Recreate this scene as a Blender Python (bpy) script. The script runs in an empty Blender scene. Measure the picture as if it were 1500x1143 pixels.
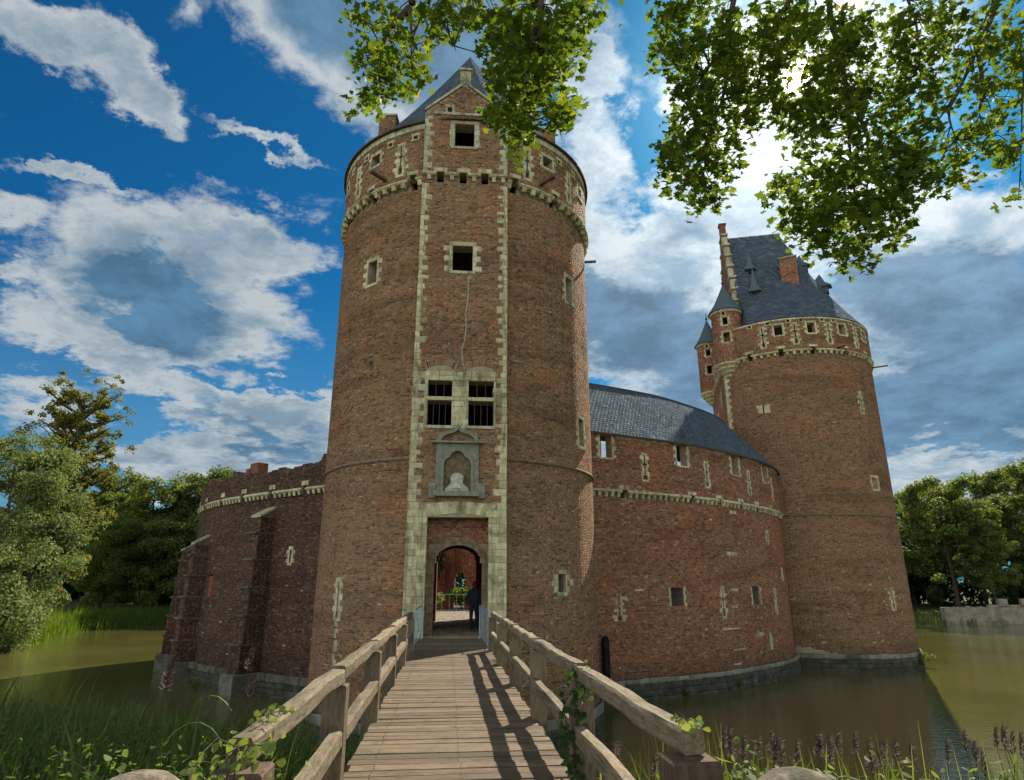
import bpy, math, random
import numpy as np
from mathutils import Vector, Matrix
random.seed(7); rng=np.random.default_rng(7)
C=bpy.context.scene.collection
sc=bpy.context.scene
# ---------------------------------------------------------------- camera
PITCH=math.radians(16.78)
cam=bpy.data.cameras.new('camera'); camo=bpy.data.objects.new('camera',cam); C.objects.link(camo)
camo.location=(0,0,1.7); camo.rotation_euler=(math.pi/2+PITCH,0,0)
cam.sensor_width=36; cam.lens=36*940/1500; cam.clip_end=3000; cam.clip_start=.05
sc.camera=camo
sc.view_settings.view_transform='Standard'; sc.view_settings.look='None'
sc.view_settings.gamma=1; sc.view_settings.use_curve_mapping=False
sc.view_settings.exposure=1.05
sc.cycles.max_bounces=8; sc.cycles.transparent_max_bounces=6; sc.cycles.transmission_bounces=4
sc.cycles.diffuse_bounces=4; sc.cycles.glossy_bounces=3
sc.cycles.use_denoising=True
# ---------------------------------------------------------------- sky
SUN=Vector((.4415,.8166,.7557)).normalized()
world=bpy.data.worlds.new('World'); sc.world=world; world.use_nodes=True
wt=world.node_tree; wt.nodes.clear(); wn=wt.nodes; wl_=wt.links
def _set(node,i,v,links):
    if isinstance(v,bpy.types.NodeSocket): links.new(v,node.inputs[i])
    elif v is not None: node.inputs[i].default_value=v
class NT:
    def __init__(s,tree): s.t=tree; s.n=tree.nodes; s.l=tree.links
    def m(s,op,a,b=None,c=None,clamp=False):
        x=s.n.new('ShaderNodeMath'); x.operation=op; x.use_clamp=clamp
        for i,v in enumerate((a,b,c)): _set(x,i,v,s.l)
        return x.outputs[0]
    def vm(s,op,a,b=None,sc_=None):
        x=s.n.new('ShaderNodeVectorMath'); x.operation=op
        _set(x,0,a,s.l); _set(x,1,b,s.l)
        if sc_ is not None: _set(x,3,sc_,s.l)
        return x.outputs['Value'] if op in('DOT_PRODUCT','LENGTH') else x.outputs[0]
    def xyz(s,x_,y_,z_):
        x=s.n.new('ShaderNodeCombineXYZ'); _set(x,0,x_,s.l); _set(x,1,y_,s.l); _set(x,2,z_,s.l); return x.outputs[0]
    def sep(s,v):
        x=s.n.new('ShaderNodeSeparateXYZ'); s.l.new(v,x.inputs[0]); return x.outputs
    def noise(s,v,scale,detail=4,rough=.55,dist=0,out=0):
        x=s.n.new('ShaderNodeTexNoise'); 
        if v is not None: s.l.new(v,x.inputs['Vector'])
        x.inputs['Scale'].default_value=scale; x.inputs['Detail'].default_value=detail
        x.inputs['Roughness'].default_value=rough; x.inputs['Distortion'].default_value=dist
        return x.outputs[out]
    def mix(s,f,a,b,kind='MIX'):
        x=s.n.new('ShaderNodeMix'); x.data_type='RGBA'; x.blend_type=kind
        _set(x,0,f,s.l); _set(x,6,a if isinstance(a,bpy.types.NodeSocket) else tuple(a)+(1,) if len(a)==3 else a,s.l)
        _set(x,7,b if isinstance(b,bpy.types.NodeSocket) else tuple(b)+(1,) if len(b)==3 else b,s.l)
        return x.outputs[2]
    def ss(s,v,a,b,lo=0.,hi=1.):
        x=s.n.new('ShaderNodeMapRange'); x.interpolation_type='SMOOTHSTEP'
        _set(x,0,v,s.l); x.inputs[1].default_value=a; x.inputs[2].default_value=b; x.inputs[3].default_value=lo; x.inputs[4].default_value=hi
        return x.outputs[0]
    def ramp(s,v,stops):
        x=s.n.new('ShaderNodeValToRGB'); s.l.new(v,x.inputs[0]); e=x.color_ramp.elements
        e[0].position,e[0].color=stops[0][0],tuple(stops[0][1])+(1,)
        e[1].position,e[1].color=stops[1][0],tuple(stops[1][1])+(1,)
        for p,c in stops[2:]:
            k=e.new(p); k.color=tuple(c)+(1,)
        return x.outputs[0]
W=NT(wt)
tc=wn.new('ShaderNodeTexCoord'); dvec=W.vm('NORMALIZE',tc.outputs['Generated'])
sky=wn.new('ShaderNodeTexSky'); sky.sky_type='NISHITA'; sky.sun_disc=False
sky.sun_elevation=math.asin(SUN.z); sky.sun_rotation=math.atan2(SUN.x,SUN.y)
sky.air_density=1.0; sky.dust_density=.6; sky.ozone_density=3.0
SKY=.1
dx,dy,dz=W.sep(dvec)
fw=(0,math.cos(PITCH),math.sin(PITCH)); up=(0,-math.sin(PITCH),math.cos(PITCH))
df=W.vm('DOT_PRODUCT',dvec,fw); dfc=W.m('MAXIMUM',df,.15)
gu=W.m('DIVIDE',dx,dfc); gv=W.m('DIVIDE',W.vm('DOT_PRODUCT',dvec,up),dfc)
front=W.ss(df,.25,.5)
hz=W.m('ADD',W.m('MAXIMUM',dz,0.),.22)
cp=W.xyz(W.m('DIVIDE',dx,hz),W.m('DIVIDE',dy,hz),0.)          # clouds on a flat layer overhead
warp=W.noise(cp,2.1,7,.62,0,1)
g=W.xyz(gu,gv,0.)
wv=W.vm('SUBTRACT',warp,(.5,.5,.5))
warp2=W.vm('SUBTRACT',W.noise(cp,6.5,6,.65,0,1),(.5,.5,.5))
g2=W.vm('ADD',W.vm('ADD',g,W.vm('SCALE',wv,None,.20)),W.vm('SCALE',warp2,None,.17))
def blobs(lst,start):
    acc=start
    for px,py,rx,ry,rot,w in lst:
        mp=wn.new('ShaderNodeMapping'); mp.vector_type='TEXTURE'; wl_.new(g2,mp.inputs[0])
        mp.inputs[1].default_value=((px-750)/940,(571.5-py)/940,0)
        mp.inputs[2].default_value=(0,0,math.radians(rot)); mp.inputs[3].default_value=(rx/940,ry/940,1)
        gr=wn.new('ShaderNodeTexGradient'); gr.gradient_type='SPHERICAL'; wl_.new(mp.outputs[0],gr.inputs[0])
        acc=W.m('MULTIPLY_ADD',gr.outputs[1],w,acc)
    return acc
fb=W.noise(cp,1.15,9,.6,.25)
cloud_b=[(40,50,120,55,-30,1.5),(150,105,140,60,-42,1.6),(215,165,70,45,-20,1.1),(245,10,45,70,20,.8),(520,45,370,150,-36,2.3),(740,30,200,140,-10,1.6),
 (250,330,240,85,-8,1.6),(180,420,230,110,-14,1.8),(90,480,170,60,-10,1.5),(330,480,180,70,-10,1.4),(400,380,90,120,-50,1.1),(5,315,60,40,0,1.2),(15,390,40,25,0,.9),
 (260,570,190,50,-22,1.4),(400,620,150,55,-18,1.9),(450,585,110,36,10,1.5),(120,250,170,9,-3,.0),(160,560,90,24,0,.5),(230,660,230,36,0,1.0),(100,245,150,16,-3,1.15),(390,215,160,16,-28,1.1),
 (860,110,45,120,20,1.3),(905,120,50,60,-40,.9),(860,235,70,60,-30,1.2),(990,160,60,70,10,1.1),(980,265,80,40,0,.9),(1150,235,170,120,0,2.0),(950,420,240,110,-30,2.0),(920,520,200,90,0,1.8),(1080,330,190,90,0,1.4),(1400,330,260,110,12,1.6),(1400,540,380,190,-5,3.),(1450,655,230,40,-6,1.5),(1200,60,280,140,0,1.3),(1020,620,170,70,0,1.6),(330,700,330,40,-4,1.5),(480,650,110,50,0,1.2),(60,590,120,50,-10,1.0),(1420,730,230,50,0,1.2),(930,660,170,60,0,1.4),(1100,500,150,80,0,1.4)]
cb=blobs(cloud_b,0.)
gen=W.ss(fb,.38,.62,0.,1.6)
dens=W.m('ADD',W.m('MULTIPLY',W.m('ADD',cb,W.m('MULTIPLY',W.m('SUBTRACT',fb,.53),1.7)),front),
         W.m('MULTIPLY',gen,W.m('SUBTRACT',1.,front)))
fine=W.m('MULTIPLY',W.m('SUBTRACT',W.noise(cp,8.,9,.72,.2),.5),1.3)
dens=W.m('ADD',dens,fine)
mask=W.ss(dens,.12,.72)
darkb=[(520,20,300,110,-35,2.2),(740,30,220,120,-10,1.6),(215,425,150,60,-24,3.0),(310,400,80,60,-10,.8),(330,330,110,35,0,.5),(930,490,160,110,-10,2.6),(1000,330,90,45,-25,1.0),(870,430,80,60,0,.9),(1430,440,280,110,-8,3.),(1330,580,200,80,0,2.8),(1480,580,190,90,0,3.),(1290,400,80,40,0,.9),(1040,590,120,60,0,1.2),(410,640,120,26,-12,.8),(330,600,90,24,-30,.7),(200,650,150,20,0,.5)]
db=blobs(darkb,0.)
tn=W.noise(cp,4.6,9,.68,.25)
db2=W.m('ADD',db,W.m('MULTIPLY',W.m('SUBTRACT',tn,.5),1.5))
dk=W.m('ADD',W.m('MULTIPLY',W.ss(db2,-.05,1.15),W.m('MULTIPLY',front,W.ss(db,.02,.3))),W.m('MULTIPLY',W.ss(dens,.7,1.8,0.,.35),W.ss(W.noise(cp,2.7,5,.55),.35,.65)))
dk=W.m('MINIMUM',dk,1.)
sd=W.m('MAXIMUM',W.vm('DOT_PRODUCT',dvec,tuple(SUN)),0.)
glow=W.m('POWER',sd,12.)
glow2=W.m('POWER',sd,110.)
back_fill=W.ss(W.vm('DOT_PRODUCT',dvec,tuple(SUN)),.25,-.55)   # front-lit clouds opposite the sun, brightened further as fill for the shaded walls
lit=W.m('ADD',W.m('ADD',.275,W.m('MULTIPLY',glow,.28)),W.m('MULTIPLY',back_fill,1.05))
tx=W.m('ADD',W.ss(tn,.36,.64),W.ss(dens,1.3,.45,0.,.45),clamp=True)   # billows: shaded hollows, bright rims
white=W.vm('SCALE',W.mix(back_fill,(.90,1.0,1.05),(1.04,1.0,.93)),None,lit)
shade=W.vm('SCALE',W.xyz(.42,.60,.76),None,W.m('MULTIPLY',lit,.95))
litc=W.mix(tx,shade,white)
darkc=W.vm('SCALE',W.mix(glow,(.046,.10,.162),(.14,.20,.26)),None,W.m('ADD',W.ss(tn,.3,.7,.75,1.35),W.m('MULTIPLY',back_fill,2.2)))
cloudc=W.mix(dk,litc,darkc)
skyc=W.vm('SCALE',sky.outputs[0],None,SKY)
skyc=W.vm('MULTIPLY',skyc,(.026,.235,.365))
hb=W.ss(dz,.02,.45)                                            # thin horizon haze in the clear sky
skyc=W.mix(hb,W.mix(.55,skyc,(.09,.19,.27)),skyc)
col=W.mix(W.m('MULTIPLY',mask,.96),skyc,cloudc)
col=W.vm('ADD',col,W.vm('SCALE',W.xyz(1.,.97,.9),None,W.m('MULTIPLY',glow2,.35)))
sund=W.ss(W.vm('DOT_PRODUCT',dvec,tuple(SUN)),math.cos(math.radians(1.25)),math.cos(math.radians(.35)),0.,14.)
col=W.vm('ADD',col,W.vm('SCALE',W.xyz(1.,.97,.9),None,sund))
bg=wn.new('ShaderNodeBackground'); wl_.new(col,bg.inputs[0]); bg.inputs[1].default_value=1.0
wo=wn.new('ShaderNodeOutputWorld'); wl_.new(bg.outputs[0],wo.inputs[0])
world.cycles.sampling_method='MANUAL'; world.cycles.sample_map_resolution=512
sl=bpy.data.lights.new('sun','SUN'); sl.energy=4.0; sl.angle=math.radians(.5); sl.color=(1,.93,.8)
so=bpy.data.objects.new('sun',sl); C.objects.link(so); so.rotation_euler=(-SUN).to_track_quat('-Z','Y').to_euler(); so.location=(20,30,60)

# ---------------------------------------------------------------- helpers
def thing(name,label,cat,loc,group=None):
    o=bpy.data.objects.new(name,None); C.objects.link(o); o.location=loc; o.empty_display_size=.2
    o['label']=label; o['category']=cat
    if group: o['group']=group
    return o
def tag(o,label=None,cat=None,group=None,kind=None):
    if label: o['label']=label
    if cat: o['category']=cat
    if group: o['group']=group
    if kind: o['kind']=kind
    return o
def mesh(name,V,F,mat,smooth=False,attr=None):
    me=bpy.data.meshes.new(name)
    if isinstance(F,np.ndarray):
        V=np.asarray(V,dtype=np.float32); nf,k=F.shape
        me.vertices.add(len(V)); me.vertices.foreach_set('co',V.ravel())
        me.loops.add(nf*k); me.loops.foreach_set('vertex_index',F.astype(np.int32).ravel())
        me.polygons.add(nf); me.polygons.foreach_set('loop_start',np.arange(0,nf*k,k,dtype=np.int32))
        me.update(calc_edges=True)
    else:
        me.from_pydata([tuple(map(float,v)) for v in V],[],[tuple(f) for f in F]); me.update()
    if attr is not None:
        a=me.attributes.new('tone','FLOAT','POINT'); a.data.foreach_set('value',np.asarray(attr,dtype=np.float32))
    if smooth: me.polygons.foreach_set('use_smooth',np.ones(len(me.polygons),dtype=bool)); me.update()
    for m in (mat if isinstance(mat,(list,tuple)) else [mat]): me.materials.append(m)
    return me
def obj(name,V,F,mat,parent=None,smooth=False,attr=None,kind=None):
    V=np.asarray(V,dtype=float).reshape(-1,3)
    loc=V.mean(0) if parent is None else None
    if parent is not None: 
        base=np.array(parent['_b']) if '_b' in parent else np.array(parent.location)
        V=V-base
    o=bpy.data.objects.new(name,mesh(name,V,F,mat,smooth,attr)); C.objects.link(o)
    if parent is not None: o.parent=parent
    if kind: o['kind']=kind
    return o
def sub(name,V,F,mat,part,smooth=False):
    """sub-part: parent is a mesh part whose own origin sits at its thing's origin"""
    base=np.array(part.parent.location); V=np.asarray(V,dtype=float).reshape(-1,3)-base
    o=bpy.data.objects.new(name,mesh(name,V,F,mat,smooth)); C.objects.link(o); o.parent=part; return o
class MB:
    def __init__(s): s.v=[]; s.f=[]
    def add(s,V,F):
        n=len(s.v); s.v+= [tuple(v) for v in V]; s.f+=[tuple(i+n for i in f) for f in F]; return s
    def box(s,o,ax,ay,az,bev=0.):
        """o centre, half-vectors"""
        o=np.array(o,float);ax=np.array(ax,float);ay=np.array(ay,float);az=np.array(az,float)
        V,F=beveled(o,ax,ay,az,bev); return s.add(V,F)
    def tube(s,pts,r,n=6,cap=True):
        pts=[np.array(p,float) for p in pts]; rr=r if isinstance(r,(list,tuple)) else [r]*len(pts)
        V=[];F=[]
        ref=np.array((0.,0,1.))
        for i,p in enumerate(pts):
            t=pts[min(i+1,len(pts)-1)]-pts[max(i-1,0)]; t/=max(np.linalg.norm(t),1e-9)
            a=np.cross(t,ref if abs(t[2])<.93 else np.array((1.,0,0))); a/=np.linalg.norm(a); b=np.cross(t,a)
            for k in range(n):
                an=2*math.pi*k/n; V.append(p+rr[i]*(a*math.cos(an)+b*math.sin(an)))
        for i in range(len(pts)-1):
            for k in range(n): F.append((i*n+k,i*n+(k+1)%n,(i+1)*n+(k+1)%n,(i+1)*n+k))
        if cap: F.append(tuple(range(n))[::-1]); F.append(tuple((len(pts)-1)*n+k for k in range(n)))
        return s.add(V,F)
    def lathe(s,c,prof,n=16):
        V=[];F=[]
        for r,z in prof:
            for k in range(n):
                an=2*math.pi*k/n; V.append((c[0]+r*math.cos(an),c[1]+r*math.sin(an),c[2]+z))
        for i in range(len(prof)-1):
            for k in range(n): F.append((i*n+k,i*n+(k+1)%n,(i+1)*n+(k+1)%n,(i+1)*n+k))
        F.append(tuple(range(n))[::-1]); F.append(tuple((len(prof)-1)*n+k for k in range(n)))
        return s.add(V,F)
    def build(s,name,mat,parent=None,smooth=False,kind=None): return obj(name,s.v,s.f,mat,parent,smooth,kind=kind)
def beveled(o,ax,ay,az,b):
    """box, with the edges round its +ay.. all faces softened by an inset when b>0"""
    if b<=0:
        V=[o+i*ax+j*ay+k*az for k in(-1,1) for j in(-1,1) for i in(-1,1)]
        return V,[(0,2,3,1),(4,5,7,6),(0,1,5,4),(2,6,7,3),(0,4,6,2),(1,3,7,5)]
    la,lb,lc=[np.linalg.norm(q) for q in(ax,ay,az)]
    fa,fb_,fc=1-b/la,1-b/lb,1-b/lc
    V=[]
    for k,(sa,sb) in ((-1,(fa,fb_)),(-fc,(1,1)),(fc,(1,1)),(1,(fa,fb_))):
        for i,j in((-1,-1),(1,-1),(1,1),(-1,1)): V.append(o+i*sa*ax+j*sb*ay+k*az)
    F=[(3,2,1,0),(12,13,14,15)]
    for L in range(3):
        for k in range(4): F.append((L*4+k,L*4+(k+1)%4,L*4+4+(k+1)%4,L*4+4+k))
    return V,F
def catmull(P,n=12):
    P=[tuple(2*a-b for a,b in zip(P[0],P[1]))]+list(P)+[tuple(2*a-b for a,b in zip(P[-1],P[-2]))]
    out=[]
    for i in range(1,len(P)-2):
        p0,p1,p2,p3=P[i-1:i+3]
        for j in range(n):
            u=j/n; out.append(tuple(.5*(2*b+(c-a)*u+(2*a-5*b+4*c-d)*u*u+(3*b-a-3*c+d)*u**3) for a,b,c,d in zip(p0,p1,p2,p3)))
    out.append(P[-2]); return out

# ---------------------------------------------------------------- materials
def newmat(name):
    m=bpy.data.materials.new(name); m.use_nodes=True; t=m.node_tree; t.nodes.clear(); N=NT(t)
    out=t.nodes.new('ShaderNodeOutputMaterial'); N.out=out
    geo=t.nodes.new('ShaderNodeNewGeometry'); N.pos=geo.outputs['Position']; N.geo=geo
    return m,N
def princ(N,col,rough=.85,bump=None,bs=.3,bd=.02,spec=.3,metal=0.):
    p=N.n.new('ShaderNodeBsdfPrincipled'); _set(p,'Base Color',col if isinstance(col,bpy.types.NodeSocket) else tuple(col)+(1,),N.l)
    _set(p,'Roughness',rough,N.l); p.inputs['Specular IOR Level'].default_value=spec; p.inputs['Metallic'].default_value=metal
    if bump is not None:
        b=N.n.new('ShaderNodeBump'); b.inputs['Strength'].default_value=bs; b.inputs['Distance'].default_value=bd
        N.l.new(bump,b.inputs['Height']); N.l.new(b.outputs[0],p.inputs['Normal'])
    N.l.new(p.outputs[0],N.out.inputs[0]); return p
def orand(N): return N.n.new('ShaderNodeObjectInfo').outputs['Random']
def attr(N,n):
    a=N.n.new('ShaderNodeAttribute'); a.attribute_name=n; return a.outputs['Fac']
def brick_mat(name,stops,single=False,soil=.7,pale=.0,wash=(.34,.26,.2)):
    m,N=newmat(name)
    r=orand(N) if single else attr(N,'tone')
    col=N.ramp(r,stops)
    st=N.vm('MULTIPLY',N.pos,(.35,.35,1.1))
    n1=N.noise(st,.8,6,.62,.4)
    col=N.mix(N.ss(n1,.48,.72,0.,soil*.75),col,N.mix(1.,col,(.45,.42,.38),'MULTIPLY'))
    n2=N.noise(N.pos,.45,5,.6)
    col=N.mix(N.ss(n2,.48,.7,0.,.5),col,N.mix(1.,col,(1.4,.95,.72),'MULTIPLY'))
    n4=N.noise(N.vm('MULTIPLY',N.pos,(1.,1.,.5)),1.6,7,.7)
    col=N.mix(N.ss(n4,.56,.72,0.,pale),col,wash)
    nz=N.sep(N.pos)[2]; dampn=N.m('ADD',nz,N.m('MULTIPLY',N.noise(N.pos,.9,5,.6),1.6))
    col=N.mix(N.ss(dampn,-1.9,-.5,.6,0.),col,N.mix(1.,col,(.42,.46,.36),'MULTIPLY'))   # damp, algae stained foot of the walls
    n3=N.noise(N.pos,38,3,.6)
    col=N.mix(N.ss(n3,.3,.7,.0,.35),col,N.mix(1.,col,(.72,.7,.66),'MULTIPLY'))
    n5=N.noise(N.vm('MULTIPLY',N.pos,(2.2,2.2,.16)),1.,6,.65,.3)     # rain streaks
    col=N.mix(N.ss(n5,.55,.75,0.,soil*.7),col,N.mix(1.,col,(.5,.48,.42),'MULTIPLY'))
    n6=N.noise(N.vm('MULTIPLY',N.pos,(.12,.12,1.3)),.9,5,.6,.2)     # courses of darker brick
    col=N.mix(N.ss(n6,.52,.66,0.,soil*.8),col,N.mix(1.,col,(.58,.52,.47),'MULTIPLY'))
    princ(N,col,.9,N.noise(N.pos,60,3,.6),.5,.006,.2); return m
tan=[(0,(.09,.063,.045)),(.06,(.18,.11,.066)),(.28,(.275,.165,.088)),(.55,(.34,.195,.10)),(.8,(.40,.218,.102)),(.94,(.46,.21,.09)),(1,(.50,.37,.22))]
red=[(0,(.09,.058,.044)),(.07,(.19,.10,.06)),(.33,(.30,.142,.078)),(.6,(.37,.17,.09)),(.86,(.43,.195,.10)),(.96,(.48,.26,.13)),(1,(.5,.38,.26))]
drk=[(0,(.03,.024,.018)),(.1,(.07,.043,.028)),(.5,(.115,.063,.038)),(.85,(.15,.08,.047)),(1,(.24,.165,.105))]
M={}
M['brick_main']=brick_mat('brick_main',tan,soil=.75,pale=.22)
M['brick_one']=brick_mat('brick_one',tan,single=True,soil=.75,pale=.22)
M['brick_gate']=brick_mat('brick_gate',red,soil=.5,pale=.1)
M['brick_far']=brick_mat('brick_far',[(p,(a*.9,b*.88,c*.9)) for p,(a,b,c) in tan],soil=.85,pale=.12)
M['brick_curtain']=brick_mat('brick_curtain',red,soil=.6,pale=.45)
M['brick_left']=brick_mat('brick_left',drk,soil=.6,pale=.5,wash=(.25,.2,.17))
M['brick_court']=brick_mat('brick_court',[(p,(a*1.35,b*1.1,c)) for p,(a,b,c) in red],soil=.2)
def simple(name,c1,c2,scale=3.,rough=.85,bsc=30.,bs=.4,bd=.01,spec=.25,rand=.0,metal=0.,c3=None,det=6):
    m,N=newmat(name); col=N.mix(N.ss(N.noise(N.pos,scale,det,.6),.35,.65),c1,c2)
    if c3: col=N.mix(N.ss(N.noise(N.pos,scale*.37,5,.6,.6),.52,.68),col,c3)
    if 'limestone' in name:
        sv=N.vm('MULTIPLY',N.pos,(3.,3.,.35)); col=N.mix(N.ss(N.noise(sv,1.6,6,.7,.3),.46,.68,0.,.85),col,N.mix(1.,col,(.36,.36,.29),'MULTIPLY'))
        col=N.mix(N.ss(N.noise(N.pos,22.,4,.7),.56,.66,0.,.5),col,N.mix(1.,col,(.35,.3,.22),'MULTIPLY'))
    if rand:
        r=orand(N); k=N.m('MULTIPLY_ADD',r,rand,1-rand*.5); col=N.mix(1.,col,N.xyz(k,k,N.m('POWER',k,1.25)),'MULTIPLY')
    princ(N,col,rough,N.noise(N.pos,bsc,5,.65),bs,bd,spec,metal); return m
M['mortar_dark']=simple('dark_lime_mortar',(.12,.08,.06),(.2,.14,.1),6.,.95)
M['mortar']=simple('lime_mortar',(.30,.24,.155),(.42,.34,.23),6.,.95)
M['mortar_red']=simple('red_lime_mortar',(.27,.18,.12),(.38,.28,.2),6.,.95)
M['limestone']=simple('cream_limestone',(.66,.58,.33),(.52,.46,.27),5.,.85,45.,.5,.008,rand=.4,c3=(.30,.27,.16))
M['grey_limestone']=simple('grey_limestone',(.56,.52,.32),(.42,.39,.25),4.,.85,40.,.5,.008,rand=.3,c3=(.2,.2,.13))
M['brownstone']=simple('brownstone',(.26,.19,.10),(.14,.10,.06),6.,.85,40.,.5,.008,rand=.4)
M['bluestone']=simple('bluestone',(.28,.28,.20),(.17,.18,.13),7.,.75,60.,.4,.005,c3=(.27,.29,.22))
M['plinth']=simple('mossy_plinth',(.10,.095,.07),(.045,.045,.032),2.5,.9,12.,.8,.03,rand=.5,c3=(.055,.075,.03))
M['plinth_dim']=simple('dim_plinth',(.17,.16,.12),(.10,.10,.07),2.5,.9,14.,.8,.02,rand=.4,c3=(.05,.06,.03))
M['plinth_pale']=simple('pale_plinth',(.30,.27,.2),(.18,.17,.13),2.5,.9,14.,.8,.02,rand=.4,c3=(.10,.11,.06))
M['dark_hole']=simple('hole_shade_and_drain',(.012,.011,.01),(.02,.018,.015),3.,1.)  # near black standing for the shade inside openings; the drain post shares it
M['iron']=simple('dark_iron',(.03,.035,.04),(.05,.05,.05),9.,.6,30.,.2,.002,.4)
M['galv']=simple('galvanised',(.34,.42,.45),(.25,.32,.35),14.,.45,30.,.1,.002,.5,metal=.5)
M['cobble']=simple('cobble',(.36,.30,.2),(.22,.18,.12),3.,.85,25.,.5,.01,rand=.5)
M['earth']=simple('earth',(.10,.08,.05),(.06,.055,.03),1.5,1.,9.,.7,.05)
M['soil_grass']=simple('bank_turf',(.06,.085,.025),(.10,.11,.04),.35,1.,4.,.8,.1,c3=(.09,.08,.045))
M['bark']=simple('bark',(.06,.045,.032),(.10,.08,.055),6.,.95,18.,.8,.03)
M['pinkbrick']=simple('old_brick_face',(.25,.10,.06),(.15,.07,.045),3.,.95)
M['orange']=simple('sun_on_reveal_orange',(.55,.16,.05),(.4,.10,.035),4.,.7)  # sunlight in the left wall window, painted as orange
M['whitestone']=simple('worn_white_stone',(.55,.53,.42),(.38,.36,.27),9.,.85,30.,.7,.01,c3=(.25,.24,.17))
M['boulder']=simple('granite_bollard',(.30,.245,.17),(.15,.12,.085),14.,.95,45.,1.,.02,c3=(.09,.085,.05))
M['cloth']=simple('dark_cloth',(.075,.08,.11),(.10,.10,.13),9.,.9)
M['skin']=simple('skin',(.32,.19,.13),(.28,.16,.11),9.,.6)
M['concrete']=simple('weathered_concrete',(.36,.31,.22),(.22,.19,.13),1.2,.9,12.,.5,.02,c3=(.12,.13,.08))
# slate: per-slate tone attribute
m,N=newmat('slate'); r=attr(N,'tone')
col=N.ramp(r,[(0,(.082,.102,.118)),(.5,(.10,.125,.145)),(.85,(.12,.145,.165)),(1,(.145,.165,.175))])
col=N.mix(N.ss(N.noise(N.pos,.7,6,.6,.5),.5,.7,0.,.5),col,(.09,.095,.08))
princ(N,col,1.,N.noise(N.pos,20,3,.6),.3,.01,.0); M['slate']=m
# weathered timber
def wood(name,c1,c2,c3,ax):
    m,N=newmat(name)
    bx=(-.0963,.9954,0); rx=(.9954,.0963,0)
    al=N.vm('DOT_PRODUCT',N.pos,bx); ac=N.vm('DOT_PRODUCT',N.pos,rx); z=N.sep(N.pos)[2]
    if ax=='x': v=N.xyz(N.m('MULTIPLY',ac,.12),al,z)
    elif ax=='y': v=N.xyz(ac,N.m('MULTIPLY',al,.12),z)
    else: v=N.xyz(ac,al,N.m('MULTIPLY',z,.12))
    v=N.vm('ADD',v,N.vm('SCALE',N.xyz(1.,1.,1.),None,N.m('MULTIPLY',orand(N),9.)))
    g=N.noise(v,55,6,.7,.6); g2_=N.noise(v,8,5,.6,.8)
    col=N.mix(N.ss(g,.35,.65),c1,c2); col=N.mix(N.ss(g2_,.45,.7,0.,.8),col,c3)
    col=N.mix(N.ss(g,.33,.40,.9,0.),col,(.035,.025,.017)); col=N.mix(N.ss(N.noise(N.pos,3.,6,.7),.5,.7,0.,.6),col,N.mix(1.,col,(.5,.5,.45),'MULTIPLY'))
    k=N.m('MULTIPLY_ADD',orand(N),.45,.75); col=N.mix(1.,col,N.xyz(k,k,k),'MULTIPLY')
    princ(N,col,.85,g,.8,.008,.2); return m
M['plank']=wood('deck_timber',(.13,.092,.053),(.215,.156,.093),(.07,.052,.034),'x')
M['railw']=wood('rail_timber',(.165,.125,.073),(.30,.235,.143),(.09,.068,.04),'y')
M['postw']=wood('post_timber',(.15,.11,.065),(.25,.19,.115),(.10,.085,.045),'z')
M['darkw']=wood('dark_post_timber',(.09,.055,.035),(.15,.095,.06),(.05,.035,.025),'z')
# leaves
def leafmat(name,stops,tr=.5,single=False,gl=.6,noisy=.6,trc=(1.5,1.35,.5)):
    m,N=newmat(name)
    r=orand(N) if single else attr(N,'tone')
    n=N.noise(N.pos,.5,3,.5)
    v=N.m('ADD',N.m('MULTIPLY',r,.75),N.m('MULTIPLY',N.m('SUBTRACT',n,.3),noisy),clamp=True)
    col=N.ramp(v,stops)
    p=N.n.new('ShaderNodeBsdfPrincipled'); N.l.new(col,p.inputs['Base Color']); p.inputs['Roughness'].default_value=gl; p.inputs['Specular IOR Level'].default_value=.12
    t=N.n.new('ShaderNodeBsdfTranslucent'); N.l.new(N.mix(1.,col,trc,'MULTIPLY'),t.inputs[0])
    mx=N.n.new('ShaderNodeMixShader'); mx.inputs[0].default_value=tr
    N.l.new(p.outputs[0],mx.inputs[1]); N.l.new(t.outputs[0],mx.inputs[2]); N.l.new(mx.outputs[0],N.out.inputs[0]); return m
MAPLE=[(0,(.035,.058,.014)),(.35,(.055,.09,.017)),(.65,(.075,.12,.02)),(.92,(.15,.18,.03)),(1,(.30,.17,.035))]
M['maple']=leafmat('maple_leaf',MAPLE,.55,trc=(2.2,2.0,.6)); M['maple_one']=leafmat('maple_leaf_single',MAPLE,.55,True,trc=(2.2,2.0,.6))
M['leaf_dark']=leafmat('dark_foliage',[(0,(.02,.035,.012)),(.5,(.04,.065,.02)),(1,(.075,.10,.03))],.35)
M['leaf_mid']=leafmat('mid_foliage',[(0,(.065,.10,.026)),(.5,(.125,.175,.048)),(1,(.22,.25,.07))],.5)
M['leaf_willow']=leafmat('willow_foliage',[(0,(.10,.14,.045)),(.5,(.17,.22,.075)),(1,(.24,.28,.10))],.4,trc=(1.3,1.2,.7))
M['leaf_yellow']=leafmat('autumn_foliage',[(0,(.08,.105,.025)),(.5,(.15,.165,.038)),(1,(.27,.23,.05))],.45)
M['reed']=leafmat('reed_blade',[(0,(.045,.08,.025)),(.5,(.11,.16,.042)),(.8,(.21,.25,.07)),(1,(.28,.23,.10))],.45)
M['meadow']=leafmat('meadow_blade',[(0,(.07,.13,.02)),(.5,(.11,.19,.03)),(1,(.17,.22,.05))],.5)
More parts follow.
